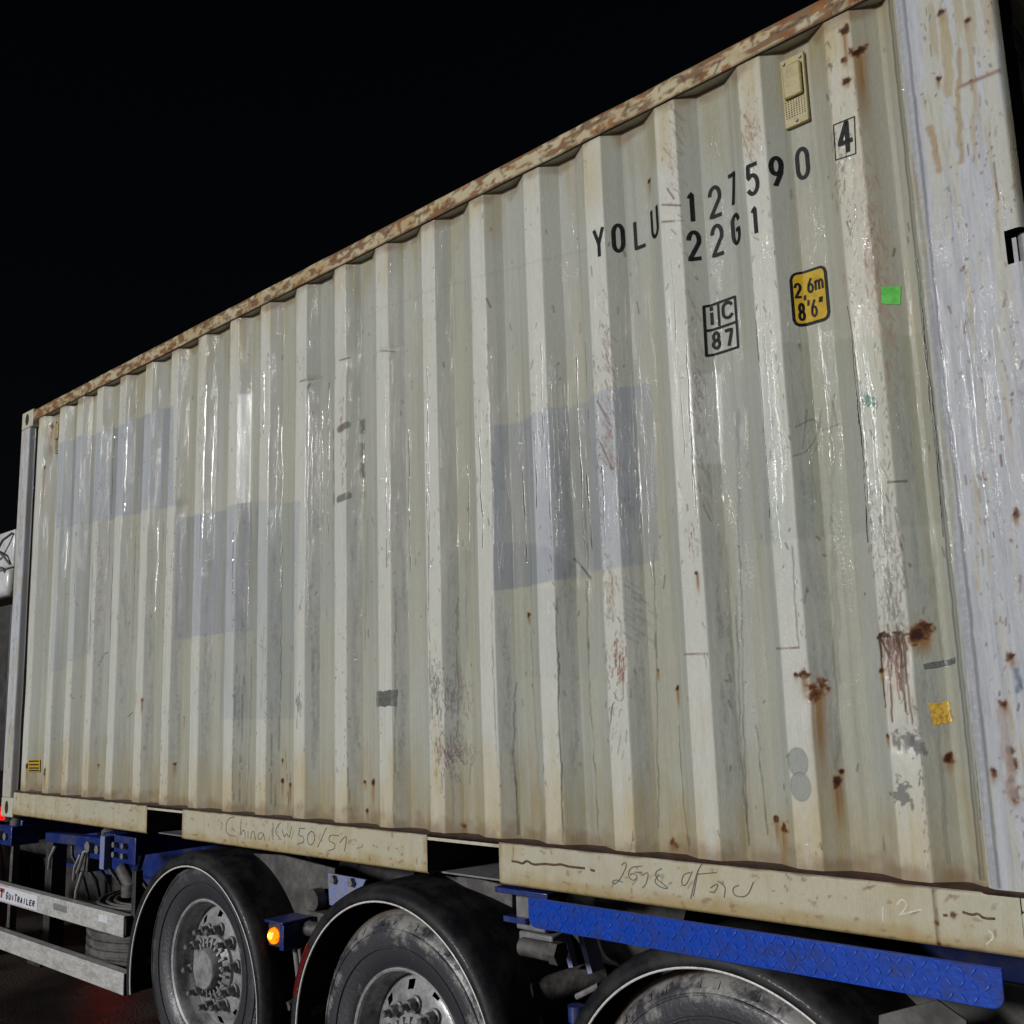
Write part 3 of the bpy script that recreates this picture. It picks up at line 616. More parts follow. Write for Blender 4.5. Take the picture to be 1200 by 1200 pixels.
# ---- bottom side rail with two fork pockets
RB, RT = .018, .156
POCK = [at(172, 960, 0)[0], at(213.5, 965, 0)[0], at(500.5, 1000, 0)[0], at(585, 1012, 0)[0]]
segs = [(.180, POCK[0]), (POCK[1], POCK[2]), (POCK[3], 5.879)]
def yrail(X, Z): return .000+.010*np.clip((.024-Z)/.006, 0, 1)+.006*np.clip((Z-.151)/.005, 0, 1)+(fbm(X*3, Z*6, 15, 3)-.5)*.004
def rail_paint(S):
    X, Z = S.X, S.Z
    S.mul(ALL, np.clip((fbm(X*14, Z*10, 121, 4)-.45)*3, 0, 1)*.4, np.array([.86, .85, .82]))
    low = sst(.073, .018, Z+(fbm(X*9, Z*20, 122, 3)-.5)*.06); S.mul(ALL, low*.9, np.array([.78, .63, .40])); S.mul(ALL, np.clip((fbm(X*30, Z*6, 127, 3)-.5)*4, 0, 1)*.45, np.array([.86, .76, .56]))
    S.mixc(ALL, np.clip((fbm(X*45, Z*60, 123, 5)-.70+.10*sst(.035, .02, Z))*12, 0, 1)*.6, (.20, .11, .05))
    S.mixc(ALL, np.clip((fbm(X*3, Z*4, 124, 3)-.55)*4, 0, 1)*.35, (.42, .43, .38))
    S.mixc(ALL, sst(.147, .155, Z+(fbm(X*20, Z*0, 125, 2)-.5)*.010)*.8, (.10, .06, .04))
    for k in range(int((S.xs[-1]-S.xs[0])*16)):
        x = rs.uniform(S.xs[0], S.xs[-1]); z = rs.uniform(.03, .15); w, m_ = S.stroke([(x, z), (x+rs.normal(0, .012), z-rs.exponential(.012))], .002, .003); S.mixc(w, m_*.7, (.18, .11, .06))
    for xx in (S.xs[0], S.xs[-1]):
        if abs(xx-.18) < .01 or xx > 5.87: continue
        S.mixc(ALL, np.clip(1-np.abs(X-xx)/.03-(fbm(X*60, Z*30, 126, 3)-.3)*1.2, 0, 1)*.7, (.26, .14, .05))
rails = []
for i, (a, b_) in enumerate(segs):
    n = max(20, int((b_-a)/.0055)); Sr = Sheet(np.linspace(a, b_, n), np.linspace(RB, RT, 34), yrail, (.465, .435, .325), .48); rail_paint(Sr)
    if i == 2:
        for u0, v0, u1, v1 in [(1094, 1043, 1100, 1107)]:
            w, m_ = Sr.stroke([at(u0, v0, 0), at(u1, v1, 0)], .004, .003); Sr.mul(w, m_*.8, np.array([.35, .3, .25]))
        for (u, v, r_) in [(1098, 1080, .006), (1117, 1072, .006), (1100, 1106, .007)]: x, z = at(u, v, 0); Sr.rust(x, z, r_, .015)
    o = Sr.build('bottom_side_rail', M['rail'], box); rails.append(o)
    c = MB(); c.box(a, b_, .013, .052, RB+.001, RB+.006); c.box(a, b_, .010, .060, RT-.008, RT-.003); c.box(a, b_, .013, .019, RB+.0062, RT-.0085); c.build('rail_channel', M['rust'], o)
# dark sealed joint between wall and rail
jt = MB()
jx = np.linspace(.178, 5.99, 420)
ring = []
for x in jx:
    r_ = .004+.003*float(fbm(np.array(x*9.), np.array(2.), 7, 3)); y_ = .010 if x < 5.80 else .000
    ring += [(x, y_+.05, RT-.004), (x, y_-.004-r_*.3, RT-.005), (x, y_-.006-r_*.5, RT+.001), (x, y_-.002, RT+r_+.002), (x, y_+.05, RT+r_+.005)]
jt.add(ring, [(i*5+k, (i+1)*5+k, (i+1)*5+k+1, i*5+k+1) for i in range(len(jx)-1) for k in range(4)])
jt.build('rail_joint', M['rust'], box, smooth=60)
# lower ledge of wall seen in the recesses and post foot
MB().box(.16, 5.88, .012, .07, RT+.0045, RT+.0075).build('rail_flange', M['rust'], box)
pf = MB(); pf.box(5.8805, L-.001, -.001, .10, .119, .1555); pf.build('post_foot', M['cream'], box, bevel=.004)
# fork pocket tunnels
for a, b_ in ((POCK[0], POCK[1]), (POCK[2], POCK[3])):
    t = MB(); t.box(a-.006, a-.0005, .022, W-.03, RB, RT-.012); t.box(b_+.0005, b_+.006, .022, W-.03, RB, RT-.012)
    t.box(a+.0005, b_-.0005, .004, W-.03, RT-.014, RT-.009)
    o = t.build('fork_pocket', M['soot'], box)
    MB().box(a, b_, .06, W-.05, RB-.004, RB+.002).build('pocket_floor', M['grey_plate'], o)
    MB().box(a, b_, .002, .01, RT-.020, RT-.0095).build('pocket_lintel', M['cream'], o)

# ---- top side rail, rusty
def ytop(X, Z): return -.001+(fbm(X*5, Z*8, 16, 3)-.5)*.006+.004*np.clip((2.510-Z)/.006, 0, 1)+.004*np.clip((Z-2.570)/.006, 0, 1)
St = Sheet(np.linspace(.180, 5.879, 1050), np.linspace(2.506, 2.577, 18), ytop, (.47, .41, .27), .5)
X, Z = St.X, St.Z
St.mul(ALL, np.clip((fbm(X*12, Z*12, 131, 4)-.42)*4, 0, 1)*.7, np.array([.80, .70, .52]))
St.mixc(ALL, np.clip((fbm(X*20, Z*48, 132, 5)-.53+.16*sst(2.556, 2.574, Z)+.06*sst(.9, .2, X)+.06*sst(5.0, 5.8, X))*9, 0, 1)*.85, (.15, .07, .035), .6)
St.mixc(ALL, np.clip((fbm(X*30, Z*45, 133, 4)-.60+.06*sst(.9, .2, X)+.08*sst(5.3, 5.8, X))*10, 0, 1)*.85, (.23, .085, .02), .6)
St.mixc(ALL, sst(2.514, 2.507, Z+(fbm(X*14, Z*0, 134, 2)-.5)*.008)*.7, (.12, .06, .03))
for k in range(200):
    x = rs.uniform(.2, 5.87); z = rs.uniform(2.51, 2.576); w, m_ = St.stroke([(x, z), (x+rs.normal(0, .02), z-rs.exponential(.01))], .004, .004); St.mixc(w, m_*.7, (.07, .05, .035))
tr = St.build('top_side_rail', M['rail'], box)
MB().box(.179, 5.88, .012, .066, 2.507, 2.5765).build('rail_tube', M['cream'], tr)
# header plates over the posts
MB().box(5.83, 5.8795, .0, .06, 2.4725, 2.504).build('header_plate', M['cream'], box)

# ---- rest of the box: roof, floor, ends, far side, doors
rf = MB(); n = 22
for i in range(n):
    a = .06+(L-.12)*i/n; wv = (L-.12)/n
    rf.box(a, a+wv*.55, .067, W-.067, 2.552, 2.572); rf.box(a+wv*.55, a+wv, .067, W-.067, 2.537, 2.557)
rf.build('roof', M['cream'], box)
MB().box(.05, L-.05, .075, W-.06, .138, .166).build('floor', M['soot'], box)
cm = [MB().box(x-.02, x+.02, .055, W-.055, .028, .137) for x in np.arange(.35, 5.9, .31) if not any(p-.06 < x < q+.06 for p, q in ((POCK[0], POCK[1]), (POCK[2], POCK[3])))]
for c in cm: c.build('cross_member', M['soot'], box)
fs = MB(); fx = np.linspace(.16, 5.82, 400)
fs.add([(x, W-float(prof(min(max(x, .15), 5.8))), z) for x in fx for z in (.160, 2.507)], [(2*i, 2*i+1, 2*i+3, 2*i+2) for i in range(399)]); fs.build('corrugated_side_wall', M['cream'], box)
MB().box(.020, .05, .152, W-.152, .12, 2.56).build('front_wall', M['cream'], box)
for yy in (0.0, W-.06): pass
MB().box(.18, 5.878, W-.06, W-.001, 2.507, 2.577).build('top_side_rail', M['cream'], box)
MB().box(.18, 5.878, W-.05, W-.001, .018, .156).build('bottom_side_rail', M['cream'], box)
MB().box(5.93, L-.002, .164, W-.164, .01, .165).build('door_sill', M['cream'], box, bevel=.004)
MB().box(5.93, L-.002, .164, W-.164, 2.475, 2.589).build('door_header', M['cream'], box, bevel=.004)
for ya, yb in ((.155, 1.213), (1.225, 2.283)):
    d = MB(); d.box(5.995, 6.028, ya, yb, .185, 2.465)
    for k in range(5): d.box(6.0285, 6.045, ya+.03, yb-.03, .30+k*.43, .30+k*.43+.22)
    o = d.build('door', M['cream'], box, bevel=.006)
    for q in (.22, .82):
        lb = MB(); lb.cyl((6.075, ya+q, .13), (6.075, ya+q, 2.52), .017, 14); lb.box(6.046, 6.095, ya+q-.05, ya+q+.05, .10, .16); lb.box(6.046, 6.095, ya+q-.05, ya+q+.05, 2.49, 2.54)
        lb.build('lock_rod', M['steel'], o)
    hy = .152 if ya < 1 else 2.286
    for zz in (.35, 1.0, 1.71, 2.30): MB().box(6.0455, 6.062, hy-.02 if ya < 1 else hy-.10, hy+.10 if ya < 1 else hy+.02, zz-.035, zz+.035).build('hinge', M['grey_plate'], o, bevel=.004)

# ---------------------------------------------------------------- stroke lettering
def arc(cx, cz, rx, rz, a0, a1, n=14):
    return [(cx+rx*math.cos(math.radians(a0+(a1-a0)*i/n)), cz+rz*math.sin(math.radians(a0+(a1-a0)*i/n))) for i in range(n+1)]
GL = {
 'Y': [[(0, 1), (.5, .45)], [(1, 1), (.5, .45), (.5, 0)]],
 'O': [arc(.5, .70, .5, .30, 0, 180)+arc(.5, .30, .5, .30, 180, 360)+[(1, .70)]],
 'L': [[(0, 1), (0, 0), (1, 0)]],
 'U': [[(0, 1)]+arc(.5, .30, .5, .30, 180, 360)+[(1, 1)]],
 '1': [[(.1, .86), (.65, 1), (.65, 0)]],
 '2': [arc(.5, .70, .5, .30, 170, -25)+[(0, 0), (1, 0)]],
 '7': [[(0, 1), (1, 1), (.40, 0)]],
 '5': [[(.95, 1), (.10, 1), (.05, .56)]+arc(.45, .33, .52, .32, 120, -145)],
 '9': [arc(.5, .70, .5, .30, 0, 360, 22), [(1, .70), (.90, .40), (.35, 0)]],
 '6': [arc(.5, .30, .5, .30, 0, 360, 22), [(0, .30), (.12, .62), (.70, 1)]],
 '4': [[(.62, 0), (.72, 1), (0, .32), (1, .32)]],
 '8': [arc(.5, .74, .42, .26, 0, 360, 22), arc(.5, .25, .5, .25, 0, 360, 22)],
 'G': [arc(.5, .70, .5, .30, 20, 180)+arc(.5, .30, .5, .30, 180, 360)+[(1, .46), (.55, .46)]],
 'C': [arc(.5, .66, .5, .34, 30, 180)+arc(.5, .34, .5, .34, 180, 330)],
 'i': [[(.5, .66), (.5, 0)], [(.5, 1), (.5, .86)]],
 'm': [[(0, .72), (0, 0)], [(0, .5)]+arc(.25, .50, .25, .22, 180, 0, 8)+[(.5, 0)], [(.5, .5)]+arc(.75, .50, .25, .22, 180, 0, 8)+[(1, 0)]],
 ',': [[(.6, .08), (.3, -.16)]], "'": [[(.65, 1), (.35, .72)]], '"': [[(.4, 1), (.15, .72)], [(.9, 1), (.65, .72)]],
 'T': [[(0, 1), (1, 1)], [(.5, 1), (.5, 0)]], 'R': [[(0, 0), (0, 1), (.6, 1)]+arc(.6, .76, .4, .24, 90, -90, 8)+[(0, .52)], [(.5, .52), (1, 0)]],
 'A': [[(0, 0), (.5, 1), (1, 0)], [(.2, .35), (.8, .35)]], 'I': [[(.5, 1), (.5, 0)]], 'E': [[(1, 1), (0, 1), (0, 0), (1, 0)], [(0, .52), (.85, .52)]],
}
GL['0'] = GL['O']
def strip(mb, pts, wid, yf, off, step=.004, na=3):
    P = []
    for i in range(len(pts)-1):
        a = np.array(pts[i], float); b_ = np.array(pts[i+1], float); n = max(1, int(np.linalg.norm(b_-a)/step))
        P += [a+(b_-a)*k/n for k in range(n)]
    P.append(np.array(pts[-1], float)); P = np.array(P)
    if len(P) < 2: return
    dd = np.gradient(P, axis=0); dd /= np.linalg.norm(dd, axis=1, keepdims=True)+1e-12
    P[0] -= dd[0]*wid*.25; P[-1] += dd[-1]*wid*.25
    N = np.stack([-dd[:, 1], dd[:, 0]], 1)
    vs_ = []
    for k in range(na+1):
        q = P+N*(k/na-.5)*wid; vs_.append(np.stack([q[:, 0], np.asarray(yf(q[:, 0], q[:, 1]))+off, q[:, 1]], 1))
    A = np.stack(vs_, 1).reshape(-1, 3); m_ = na+1
    mb.add(A.tolist(), [(i*m_+k, i*m_+k+1, (i+1)*m_+k+1, (i+1)*m_+k) for i in range(len(P)-1) for k in range(na)])
def glyph(ch, x0, x1, z0, z1, wid, yf, off, m, parent, name='letter', shear=0.):
    mb = MB(); h = wid/2
    for pl in GL[ch]:
        strip(mb, [(x0+h+(x1-x0-2*h)*px__+shear*((z0+h+(z1-z0-2*h)*pz__)-z0), z0+h+(z1-z0-2*h)*pz__) for px__, pz__ in pl], wid, yf, off)
    return mb.build(name, m, parent, smooth=0)
def charbox(ul, ur, vt, vb, um=None):
    """a character's box on the wall from its left, right, top and bottom in the photograph"""
    vm = (vt+vb)/2; um = (ul+ur)/2
    x0 = onwall(ul, vm)[0]; x1 = onwall(ur, vm)[0]; xm = (x0+x1)/2
    z1 = onwall(um, vt)[1]; z0 = onwall(um, vb)[1]
    return x0, x1, z0, z1
CH = [('Y', 695.5, 709, 267, 302), ('O', 717, 733, 262, 296.5), ('L', 743, 757, 257, 292), ('U', 762.7, 772, 242, 280), ('1', 805.5, 816, 225, 261), ('2', 830, 846, 217, 256), ('7', 853, 863, 202, 242),
      ('5', 874, 890, 190.7, 230), ('9', 901, 919, 182.7, 219), ('0', 932, 949, 171.7, 211), ('4', 980.5, 1000.5, 140, 181),
      ('2', 805, 822.7, 270, 306), ('2', 833, 848.5, 262, 301), ('G', 856.5, 867.5, 249, 288), ('1', 880, 889, 241, 275)]
for ch, a, b_, c, d in CH:
    x0, x1, z0, z1 = charbox(a, b_, c, d)
    glyph(ch, x0, x1, z0, z1, .0125, ysurf, -.0016, M['black'], box, 'digit' if ch.isdigit() else 'letter')
def frame_px(pts, wid, m, parent, name, off=-.0014):
    q = PX(pts); mb = MB()
    for i in range(len(q)): strip(mb, [q[i], q[(i+1) % len(q)]], wid, ysurf, off)
    return mb.build(name, m, parent, smooth=0)
frame_px([(977, 147), (1001.5, 137), (1003, 180), (979.5, 188)], .003, M['black'], box, 'check_digit_frame')
# approval mark
IC = [(825, 359.5), (861, 347.5), (865, 406.5), (828, 417)]
frame_px(IC, .008, M['black'], box, 'mark_frame')
mb = MB(); q = PX([(826.5, 388), (863, 377)]); strip(mb, q, .008, ysurf, -.0017); q = PX([(841.5, 356), (843, 381)]); strip(mb, q, .008, ysurf, -.0018); mb.build('mark_divider', M['black'], box, smooth=0)
for ch, a, b_, c, d in [('i', 829, 839, 359, 382), ('C', 845.5, 860, 352.5, 374), ('8', 834, 845, 388, 410), ('7', 849, 860, 384.5, 406)]:
    x0, x1, z0, z1 = charbox(a, b_, c, d); glyph(ch, x0, x1, z0, z1, .010, ysurf, -.0021, M['black'], box, 'digit' if ch.isdigit() else 'letter')
# height sticker
def plate(quad, inset, rad, m, name, off, parent, n=26):
    """rounded rectangle laid on the wall, following its corrugation"""
    (x0, z0), (x1, z1) = quad
    x0 += inset; x1 -= inset; z0 += inset; z1 -= inset; rad = max(rad-inset, .001)
    us = np.linspace(x0, x1, n); mb = MB(); rows = 8
    vs_ = []
    for x in us:
        e = min(x-x0, x1-x); dz = 0 if e >= rad else rad-math.sqrt(max(0, rad**2-(rad-e)**2))
        for k in range(rows+1):
            z = z0+dz+(z1-z0-2*dz)*k/rows; vs_.append((x, float(ysurf(x, z))+off, z))
    m_ = rows+1
    mb.add(vs_, [(i*m_+k, (i+1)*m_+k, (i+1)*m_+k+1, i*m_+k+1) for i in range(n-1) for k in range(rows)])
    return mb.build(name, m, parent, smooth=0)
a = onwall(927, 355); b_ = onwall(971, 341); zt = onwall(947, 316)[1]; zb = onwall(951, 380.5)[1]
hs = plate(((a[0], zb), (b_[0], zt)), 0, .022, M['black'], 'height_sticker', -.0016, box)
plate(((a[0], zb), (b_[0], zt)), .0085, .022, M['yellow'], 'sticker_face', -.0028, hs)
for ch, a, b_, c, d in [('2', 930.5, 940, 331.5, 350), (',', 941, 945, 329, 350), ('6', 946, 954, 325.5, 344), ('m', 954.5, 965.5, 323, 340), ('8', 935.5, 944.5, 355, 376.5), ("'", 946, 950.5, 351, 372), ('6', 950.5, 958.5, 350.5, 372), ('"', 959.5, 966, 347, 367)]:
    x0, x1, z0, z1 = charbox(a, b_, c, d); glyph(ch, x0, x1, z0, z1, .0068, ysurf, -.0040, M['black'], hs, 'digit' if ch.isdigit() else 'letter')
def sticker(pts, m, name, off=-.0018, label=None, nsub=8, jag=0.):
    rj = np.random.default_rng(5)
    q = PX(pts); mb = MB(); A, B, Cc, D = [np.array(p) for p in q]; vs_ = []
    for i in range(nsub+1):
        for j in range(nsub+1):
            s_, t_ = i/nsub, j/nsub; p = (A*(1-s_)+B*s_)*(1-t_)+(D*(1-s_)+Cc*s_)*t_
            if jag and (i in (0, nsub) or j in (0, nsub)): p = p+rj.normal(0, jag, 2)
            vs_.append((p[0], float(ysurf(p[0], p[1]))+off, p[1]))
    m_ = nsub+1; mb.add(vs_, [(i*m_+j, i*m_+j+1, (i+1)*m_+j+1, (i+1)*m_+j) for i in range(nsub) for j in range(nsub)])
    o = mb.build(name, m, box, smooth=0)
    if label: o['label'] = label
    return o
sticker([(1032.5, 336), (1056, 335), (1055, 357), (1033, 356)], M['green_sticker'], 'sticker', label='plain green square sticker', nsub=10, jag=.0008)
sticker([(1088, 824), (1112, 821), (1118, 845), (1094, 850)], M['orange_sticker'], 'sticker', label='torn yellow sticker', nsub=12, jag=.0022)
ys = sticker([(34.5, 890), (48, 890), (47.5, 905), (34, 905)], M['yellow'], 'sticker', off=-.006, label='small yellow sticker with lines of print')
for v in (892, 896, 900, 903):
    mb = MB(); strip(mb, PX([(36, v), (46.5, v)]), .008, ysurf, -.008); mb.build('print_line', M['black'], ys, smooth=0)
sticker([(441, 810), (466, 808), (465, 827), (441, 828)], M['grey_tape'], 'tape', label='strip of grey tape', nsub=12, jag=.0025)
sticker([(1081, 778), (1119, 770), (1119, 777), (1084, 785)], M['grey_tape'], 'tape', label='thin strip of grey tape', nsub=10, jag=.0012)

# ---- rain water running down the wall and the door post
def water_material():
    m = bpy.data.materials.new('rain_water'); m.use_nodes = True; n = m.node_tree.nodes; l = m.node_tree.links; n.clear()
    out = n.new('ShaderNodeOutputMaterial'); mx = n.new('ShaderNodeMixShader'); tr_ = n.new('ShaderNodeBsdfTransparent'); gl = n.new('ShaderNodeBsdfGlossy'); fr = n.new('ShaderNodeFresnel')
    fr.inputs[0].default_value = 1.45; gl.inputs['Roughness'].default_value = .09
    tc = n.new('ShaderNodeTexCoord'); ns = n.new('ShaderNodeTexNoise'); ns.inputs['Scale'].default_value = 95; ns.inputs['Detail'].default_value = 3; l.new(tc.outputs['Object'], ns.inputs['Vector'])
    b = n.new('ShaderNodeBump'); b.inputs['Strength'].default_value = .75; b.inputs['Distance'].default_value = .003; l.new(ns.outputs[0], b.inputs['Height'])
    l.new(b.outputs[0], gl.inputs['Normal']); l.new(fr.outputs[0], mx.inputs[0]); l.new(tr_.outputs[0], mx.inputs[1]); l.new(gl.outputs[0], mx.inputs[2]); l.new(mx.outputs[0], out.inputs[0])
    return m
M['water'] = water_material()
def run(mb, x0, z0, z1, wid, yf, seed, drift=0.):
    n = max(6, int((z1-z0)/.008)); rr_ = np.random.default_rng(seed); ph = rr_.uniform(0, 90)
    zz = np.linspace(z1, z0, n); xx = x0+drift*(z1-zz)+(fbm(zz*9+ph, zz*0+ph, 3, 3)-.5)*.016
    ww = wid*(.35+1.1*vnoise(zz*22+ph, zz*0+3.3, 5)); rows = []
    for q, hgt in ((-.5, 0.), (-.25, .75), (0., 1.), (.25, .75), (.5, 0.)):
        xq = xx+q*ww; rows.append(np.stack([xq, np.asarray(yf(xq, zz))-.0007-hgt*ww*.092, zz], 1))
    A = np.stack(rows, 1).reshape(-1, 3).tolist()
    mb.add(A, [(i*5+k, i*5+k+1, (i+1)*5+k+1, (i+1)*5+k) for i in range(n-1) for k in range(4)])
wr = MB(); sd_ = 0
for (u, v0, v1) in [(240, 480, 600), (250, 500, 600), (325, 500, 600), (331, 520, 600), (362, 490, 690), (366, 520, 640), (378, 510, 640), (426, 520, 600), (480, 530, 640), (458, 560, 640), (536, 505, 560), (549, 560, 620), (577, 500, 610), (564, 530, 620), (615, 560, 640),
                  (628, 520, 580), (645, 540, 620), (643, 490, 570), (650, 470, 610), (655, 465, 610), (665, 470, 560), (681, 460, 640), (690, 570, 630), (722, 440, 580), (727, 460, 640), (732, 470, 640), (745, 460, 590), (749, 500, 610), (708, 560, 620), (810, 430, 570), (813, 450, 600), (820, 440, 560), (830, 440, 560), (842, 430, 560), (838, 430, 540),
                  (895, 410, 570), (905, 430, 600), (912, 440, 560), (930, 390, 530), (944, 410, 560), (952, 520, 590), (966, 400, 510), (970, 440, 520), (1006, 400, 590), (1010, 420, 560), (1013, 430, 610), (1020, 440, 560), (1025, 450, 590), (1030, 470, 620), (1093, 420, 590), (1087, 340, 520)]:
    xa, za = onwall(u, (v0+v1)/2); z1 = onwall(u, v0)[1]; z0 = onwall(u, v1)[1]; e = .25*(z1-z0); sd_ += 1
    run(wr, xa, max(z0-e, .2), min(z1+e, 2.4), .0058 if xa > 3.6 else .0045, ysurf, sd_)
for k in range(40):
    x = rs.uniform(.5, 5.78); z1 = rs.uniform(1.3, 2.3); run(wr, x, z1-rs.uniform(.25, .8), z1, .0038, ysurf, 500+k)
for (u, v0, v1) in [(1110, 390, 560), (1116, 410, 620), (1122, 460, 600), (1134, 420, 540), (1142, 380, 560), (1158, 400, 600), (1163, 440, 580), (1174, 430, 560), (1104, 300, 480), (1150, 440, 640)]:
    xa, za = at(u, (v0+v1)/2, 0); z1 = at(u, v0, 0)[1]; z0 = at(u, v1, 0)[1]; sd_ += 1
    run(wr, xa, z0-.1, z1+.1, .005, ypost, 900+sd_)
wo = wr.build('water_runs', M['water'], box, smooth=60); wo['kind'] = 'stuff'

# ---- louvre vents under the top rail
def vent(x0, x1, z0, z1, fy):
    y = fy-.002
    b = MB(); b.box(x0, x1, y-.006, y+.012, z0, z1); o = b.build('vent', M['vent'], box, bevel=.003)
    MB().box(x0+.008, x1-.008, y-.018, y-.0062, z0+.085, z1-.028).build('vent_hood', M['vent'], o, bevel=.006)
    h = MB(); nxh, nzh = 8, 8
    for i in range(nxh):
        for k in range(nzh):
            cx = x0+.009+(x1-x0-.018)*i/(nxh-1); cz = z0+.030+.050*k/(nzh-1); h.box(cx-.0014, cx+.0014, y-.0066, y-.0061, cz-.0019, cz+.0019)
    h.build('vent_holes', M['hole'], o, smooth=0)
    for cx, cz in ((x0+.012, z1-.014), (x1-.012, z1-.014), ((x0+x1)/2, z0+.014)): MB().cyl((cx, y-.0105, cz), (cx, y-.0061, cz), .0055, 12).build('rivet', M['nut'], o)
vx0, vx1 = at(918.5, 105, YI)[0], at(947, 100, YI)[0]
vent(vx0, vx1, 2.249, 2.468, YI-.006)
vent(.462, .532, 2.235, 2.45, YI-.006)

# ---- handwriting and gouges on the rail
def scrawl(polys, wid, m, name, label=None):
    mb = MB()
    for pl in polys:
        q = [at(u, v, 0.) for u, v in pl]
        # soften the corners
        for _ in range(2):
            if len(q) > 2:
                r_ = [q[0]]
                for i in range(len(q)-1): r_ += [tuple(.75*np.array(q[i])+.25*np.array(q[i+1])), tuple(.25*np.array(q[i])+.75*np.array(q[i+1]))]
                q = r_+[q[-1]]
        strip(mb, q, wid, yrail, -.0009, .004, 1)
    o = mb.build(name, m, box, smooth=0)
    if label: o['label'] = label
t3 = lambda l: [(x/3, 600+y/3) for x, y in l]
t2 = lambda l: [(300+x/4, 900+y/4) for x, y in l]
c3 = lambda l: [(600+x/4, 900+y/4) for x, y in l]
c4 = lambda l: [(900+x/4, 900+y/4) for x, y in l]
scrawl([t3([(825, 1072), (805, 1075), (793, 1105), (800, 1135), (830, 1140)]), t3([(848, 1080), (845, 1145), (852, 1118), (862, 1120), (862, 1147)]), t3([(872, 1122), (872, 1148)]), t3([(882, 1150), (884, 1124), (894, 1122), (898, 1152)]),
        t3([(926, 1130), (912, 1126), (906, 1142), (914, 1154), (926, 1140), (927, 1128), (932, 1155)]), t3([(960, 1092), (960, 1152)]), t3([(986, 1092), (964, 1122), (988, 1152)]), t3([(992, 1118), (1000, 1148), (1008, 1125), (1016, 1150), (1026, 1106)]),
        t3([(1072, 1112), (1052, 1112)]), t3([(1054, 1116), (1048, 1138), (1066, 1140), (1070, 1160), (1044, 1168)]), t3([(1095, 1122), (1082, 1132), (1080, 1160), (1092, 1174), (1106, 1158), (1106, 1130), (1095, 1122)]),
        t2([(288, 372), (330, 280)]), t2([(388, 318), (345, 312), (340, 345), (368, 350), (372, 378), (338, 388)]), t2([(392, 350), (428, 308), (414, 390)])], .0034, M['graphite'], 'handwriting', 'pencilled note scrawled on the rail')
scrawl([c3([(515, 455), (530, 440), (540, 455), (510, 520), (480, 548), (468, 532), (490, 522), (520, 535)]), c3([(610, 460), (560, 462), (542, 500), (565, 532), (592, 510), (570, 492), (555, 500)]), c3([(575, 488), (610, 488)]), c3([(615, 500), (642, 485), (630, 545), (612, 562)]),
        c3([(702, 472), (672, 485), (676, 520), (715, 548), (736, 566), (700, 562), (664, 532), (690, 500)]), c3([(835, 490), (802, 498), (792, 545), (815, 555), (845, 485)]), c3([(892, 445), (862, 500), (838, 612)]), c3([(872, 480), (850, 600)]), c3([(865, 498), (958, 490)]),
        c3([(930, 562), (970, 535), (952, 585), (926, 580)]), c3([(965, 530), (1002, 555), (995, 606)]), c3([(1062, 550), (1032, 562), (1042, 602), (1104, 605), (1132, 535)])], .0030, M['graphite'], 'handwriting', 'looping pencil scribble on the rail')
scrawl([c4([(540, 650), (540, 716)]), c4([(605, 640), (630, 610), (657, 640), (620, 690), (608, 690), (650, 680), (720, 662)]), c4([(1035, 760), (1065, 790), (1025, 826)])], .0035, M['chalk'], 'handwriting', 'white chalk figures on the rail')
scrawl([c3([(0, 437), (30, 440), (50, 450), (70, 432), (100, 455), (150, 448), (200, 455), (230, 450), (260, 462), (340, 470)]), c3([(370, 477), (386, 482)])], .0075, M['gouge'], 'gouge')
scrawl([c4([(915, 675), (960, 690), (985, 680), (1010, 705), (1062, 706)]), c4([(860, 690), (876, 688)]), c4([(825, 690), (840, 690)])], .006, M['gouge'], 'gouge')

# ================================================================ the trailer
tra = thing('semi_trailer', 'muddy blue three-axle skeletal semi-trailer carrying the container', 'trailer')
def T(b, name, m, parent=None, **k): return b.build(name, m, parent or tra, **k)
# main beams (I-section)
for y0 in (.68, 1.62):
    b = MB(); b.box(-.6, 6.35, y0, y0+.14, -.045, -.025); b.box(-.6, 6.35, y0+.06, y0+.075, -.42, -.0455); b.box(-.6, 6.35, y0, y0+.14, -.44, -.4205)
    T(b, 'main_beam', M['blue'])
# bolsters with twist locks
for xb in (.10, 1.32, 3.02, 4.42, 5.97):
    b = MB(); b.box(xb-.07, xb+.07, .55 if 2 < xb < 5 else .06, 2.38, -.150, -.020)
    T(b, 'cross_beam', M['blue'], bevel=.006)
def twist(x, y):
    b = MB(); b.box(x-.10, x+.10, y-.05, y+.12, -.165, -.05); o = T(b, 'twist_lock', M['blue'], bevel=.006)
    c = MB(); c.cyl((x, y+.03, -.05), (x, y+.03, -.018), .05, 18); c.lathe([(.045, -.018), (.030, .0), (.012, .02)], (x, y+.03, 0), (0, 0, 1), 14, cap=True); c.build('lock_head', M['grime'], o)
    h = MB(); h.tube([(x-.06, y-.055, -.12), (x-.09, y-.075, -.13), (x-.11, y-.085, -.20), (x-.13, y-.09, -.24)], .010, 8); h.build('lock_handle', M['grey_plate'], o)
    n = MB(); n.cyl((x+.03, y-.065, -.11), (x+.03, y-.045, -.11), .024, 6); n.cyl((x-.05, y-.08, -.10), (x-.05, y-.045, -.10), .03, 16); n.build('lock_nut', M['nut'], o)
for x, y in ((1.20, .10), (.10, .04), (5.97, .06)): twist(x, y)
